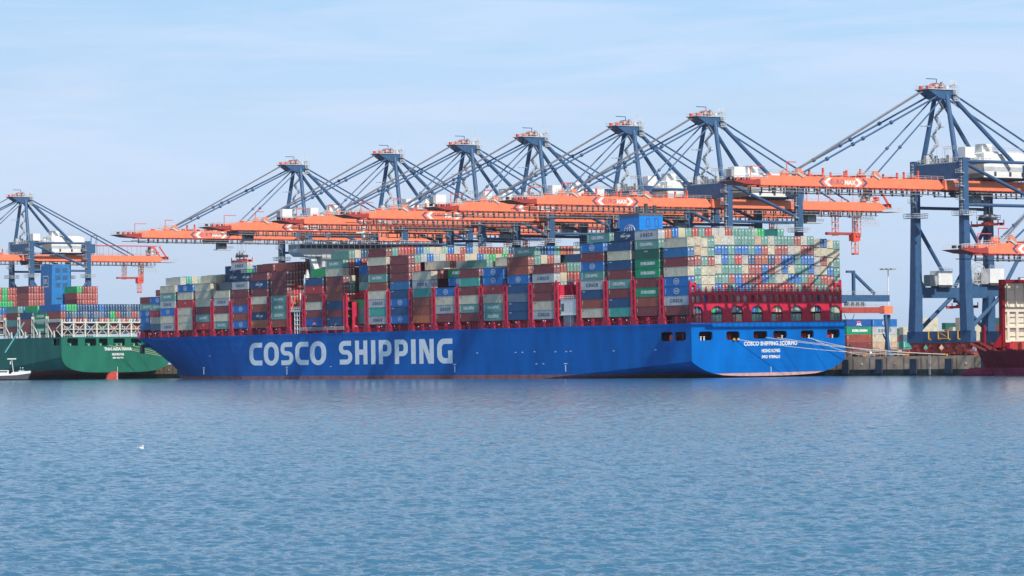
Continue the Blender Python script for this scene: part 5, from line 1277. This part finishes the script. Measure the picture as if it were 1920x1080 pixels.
# rail mounted yard gantry
yg = empty('yard_gantry_crane', (134, 84, QT-2.0), 'low red yard gantry with blue legs between the blue stern and the light mast', 'gantry crane')
o = MB(); o.box((-30, -1.2, 17.2), (9.8, 1.2, 19.2), M_boggy); o.box((9.8, -1.3, 17.0), (13.6, 1.3, 19.6), M_orange); o.rail((-30, -1.2, 19.2), (12, -1.2, 19.2), 1.1, M_galv, 2, 0.07); o.build('girder', yg)
for x in (12.0, -26):
    o = MB()
    for s_ in (-1, 1): o.beam((x+s_*1.2, s_*0.5, 16.6), (x+s_*2.6, s_*4, 2.0), 0.9, 0.9, M_cblue)
    o.beam((x-1.9, 0, 10), (x+2.4, 0, 3), 0.4, 0.4, M_cblue); o.build('leg', yg)
o = MB(); 
for i in range(8): o.cbox((-6+i*1.1, 0, 20.2), (0.8, 1.5, 1.4), M_grey if i % 2 else M_dark)
o.build('trolley', yg); o = MB()
o.path([(-8, -1.3, 16.8), (-7, -1.3, 14.8), (-4.5, -1.3, 14.8), (-3.5, -1.3, 16.8)], 0.12, M_dark); o.build('cable_loop', yg)
# light masts
def lightmast(x, y, h, lab):
    r = empty('light_mast', (x, y, QT), lab, 'light mast', 'light masts on the terminal')
    MB().tube((0, 0, 0), (0, 0, h), 0.42, M_white, 8, 0.2).build('pole', r)
    o = MB(); o.tube((0, 0, h), (0, 0, h+0.3), 1.8, M_galv, 12)
    for i in range(8): t = 2*math.pi*i/8; o.cbox((2.3*math.cos(t), 2.3*math.sin(t), h+0.1), (1.1, 1.1, 0.5), M_grey)
    o.build('lamp_ring', r)
lightmast(200, 147.5, 32.5, 'slender pale light mast standing alone between the blue stern and the large crane')
lightmast(330, 252, 43.0, 'light mast whose lamp ring shows between the legs of the large crane')
# parked terminal trucks / chassis on the quay
for i, (x, y, cc, lab) in enumerate(((71, 4, M_ored, 'low orange flatbed trailer on the quay nearest the blue stern'), (72, -15, M_dark, 'low dark flatbed trailer on the quay left of the large crane'))):
    r = empty('flatbed_trailer', (x, y, QT), lab, 'trailer', 'trailers on the quay')
    MB().box((-1.2, -7, 1.3), (1.2, 7, 1.75), cc).build('deck', r)
    for yy in (-5.4, -4.0, 4.4, 5.8):
        o = MB(); o.tube((-1.25, yy, 0.55), (1.25, yy, 0.55), 0.55, M_dark, 10); o.build('wheel', r)
    o = MB(); o.rail((-1.2, -7, 1.75), (-1.2, 7, 1.75), 1.1, M_ored, 2.2, 0.08); o.build('stake_rail', r)

# orange guard frames, pallets and a pickup on the quay apron
for i, (x, y) in enumerate(((65.5, 8), (65.5, -1), (65.2, -9), (65.3, -20))):
    o = MB(); pk = mat('faded_orange_frame', (0.62, 0.26, 0.15))
    for yy in (-2.6, 0, 2.6): o.tube((0, yy, 0), (0, yy, 2.2), 0.13, pk, 6)
    for z in (1.1, 2.2): o.tube((0, -2.6, z), (0, 2.6, z), 0.12, pk, 6)
    o = o.build('guard_frame'); o.location = (x, y, QT+0.05); tag(o, 'faded orange guard frame on the quay edge, %s to the right of the blue stern' % ORD[i+1], 'guard frame', 'guard frames on the quay edge')
for y, cc, lab in ((0, M_white, 'white pickup truck parked on the quay right of the blue stern'), (-70, M_yellow, 'yellow service pickup on the quay beside the maroon ship bow')):
    r = empty('pickup_truck', (69, y, QT), lab, 'pickup')
    o = MB(); o.prism([(-2.6, 0.5), (2.5, 0.5), (2.6, 1.1), (1.5, 1.2), (0.9, 1.85), (-0.6, 1.85), (-0.9, 1.2), (-2.6, 1.15)], -0.9, 0.9, cc, 'x'); o.build('body', r)
    for wy in (-1.6, 1.6):
        for wx in (-0.85, 0.85): MB().tube((wx-0.12, wy, 0.36), (wx+0.12, wy, 0.36), 0.36, M_dark, 12).build('wheel', r)
    MB().prism([(0.75, 1.25), (0.85, 1.7), (-0.5, 1.7), (-0.6, 1.25)][::-1], -0.93, 0.93, M_glass, 'x').build('window', r)

# ------------------------------------------------------------------ gull on the water
g = empty('seagull', (-468.9, -571.9, 0.0), 'small white gull sitting on the open water at lower left', 'bird')
o = MB(); o.sphere((0, 0, 0.09), 0.15, M_white, 12, 8, (1.5, 0.8, 0.75)); o.sphere((-0.14, 0, 0.25), 0.065, M_white, 10, 6); o.tube((-0.12, 0, 0.12), (-0.14, 0, 0.25), 0.055, M_white, 8, 0.045)
o.prism([(-0.19, 0.24), (-0.26, 0.235), (-0.19, 0.26)], -0.012, 0.012, M_yellow, 'y'); o.build('body', g)
o = MB(); o.prism([(-0.05, 0.12), (0.30, 0.14), (0.36, 0.17), (0.1, 0.22)], -0.13, -0.10, M_galv, 'y'); o.prism([(-0.05, 0.12), (0.30, 0.14), (0.36, 0.17), (0.1, 0.22)], 0.10, 0.13, M_galv, 'y'); o.build('folded_wing', g)
g.scale = (0.95, 0.95, 0.95); g.rotation_euler = (0, 0, R(120))

# ------------------------------------------------------------------ haze
hz = MB(); hz.box((-700, -900, -4), (1100, 1500, 110), M_white)
ho = hz.build('haze'); ho.data.materials.clear()
hm = bpy.data.materials.new('haze_air'); hm.use_nodes = True; hn = hm.node_tree; hn.nodes.remove(hn.nodes['Principled BSDF'])
pv = hn.nodes.new('ShaderNodeVolumePrincipled'); pv.inputs['Color'].default_value = (0.80, 0.88, 1.0, 1); pv.inputs['Density'].default_value = 0.00003; pv.inputs['Anisotropy'].default_value = 0.2
hn.links.new(pv.outputs[0], hn.nodes['Material Output'].inputs['Volume']); ho.data.materials.append(hm); ho['kind'] = 'stuff'
print('containers', len(ALLC), 'objects', len(bpy.data.objects))
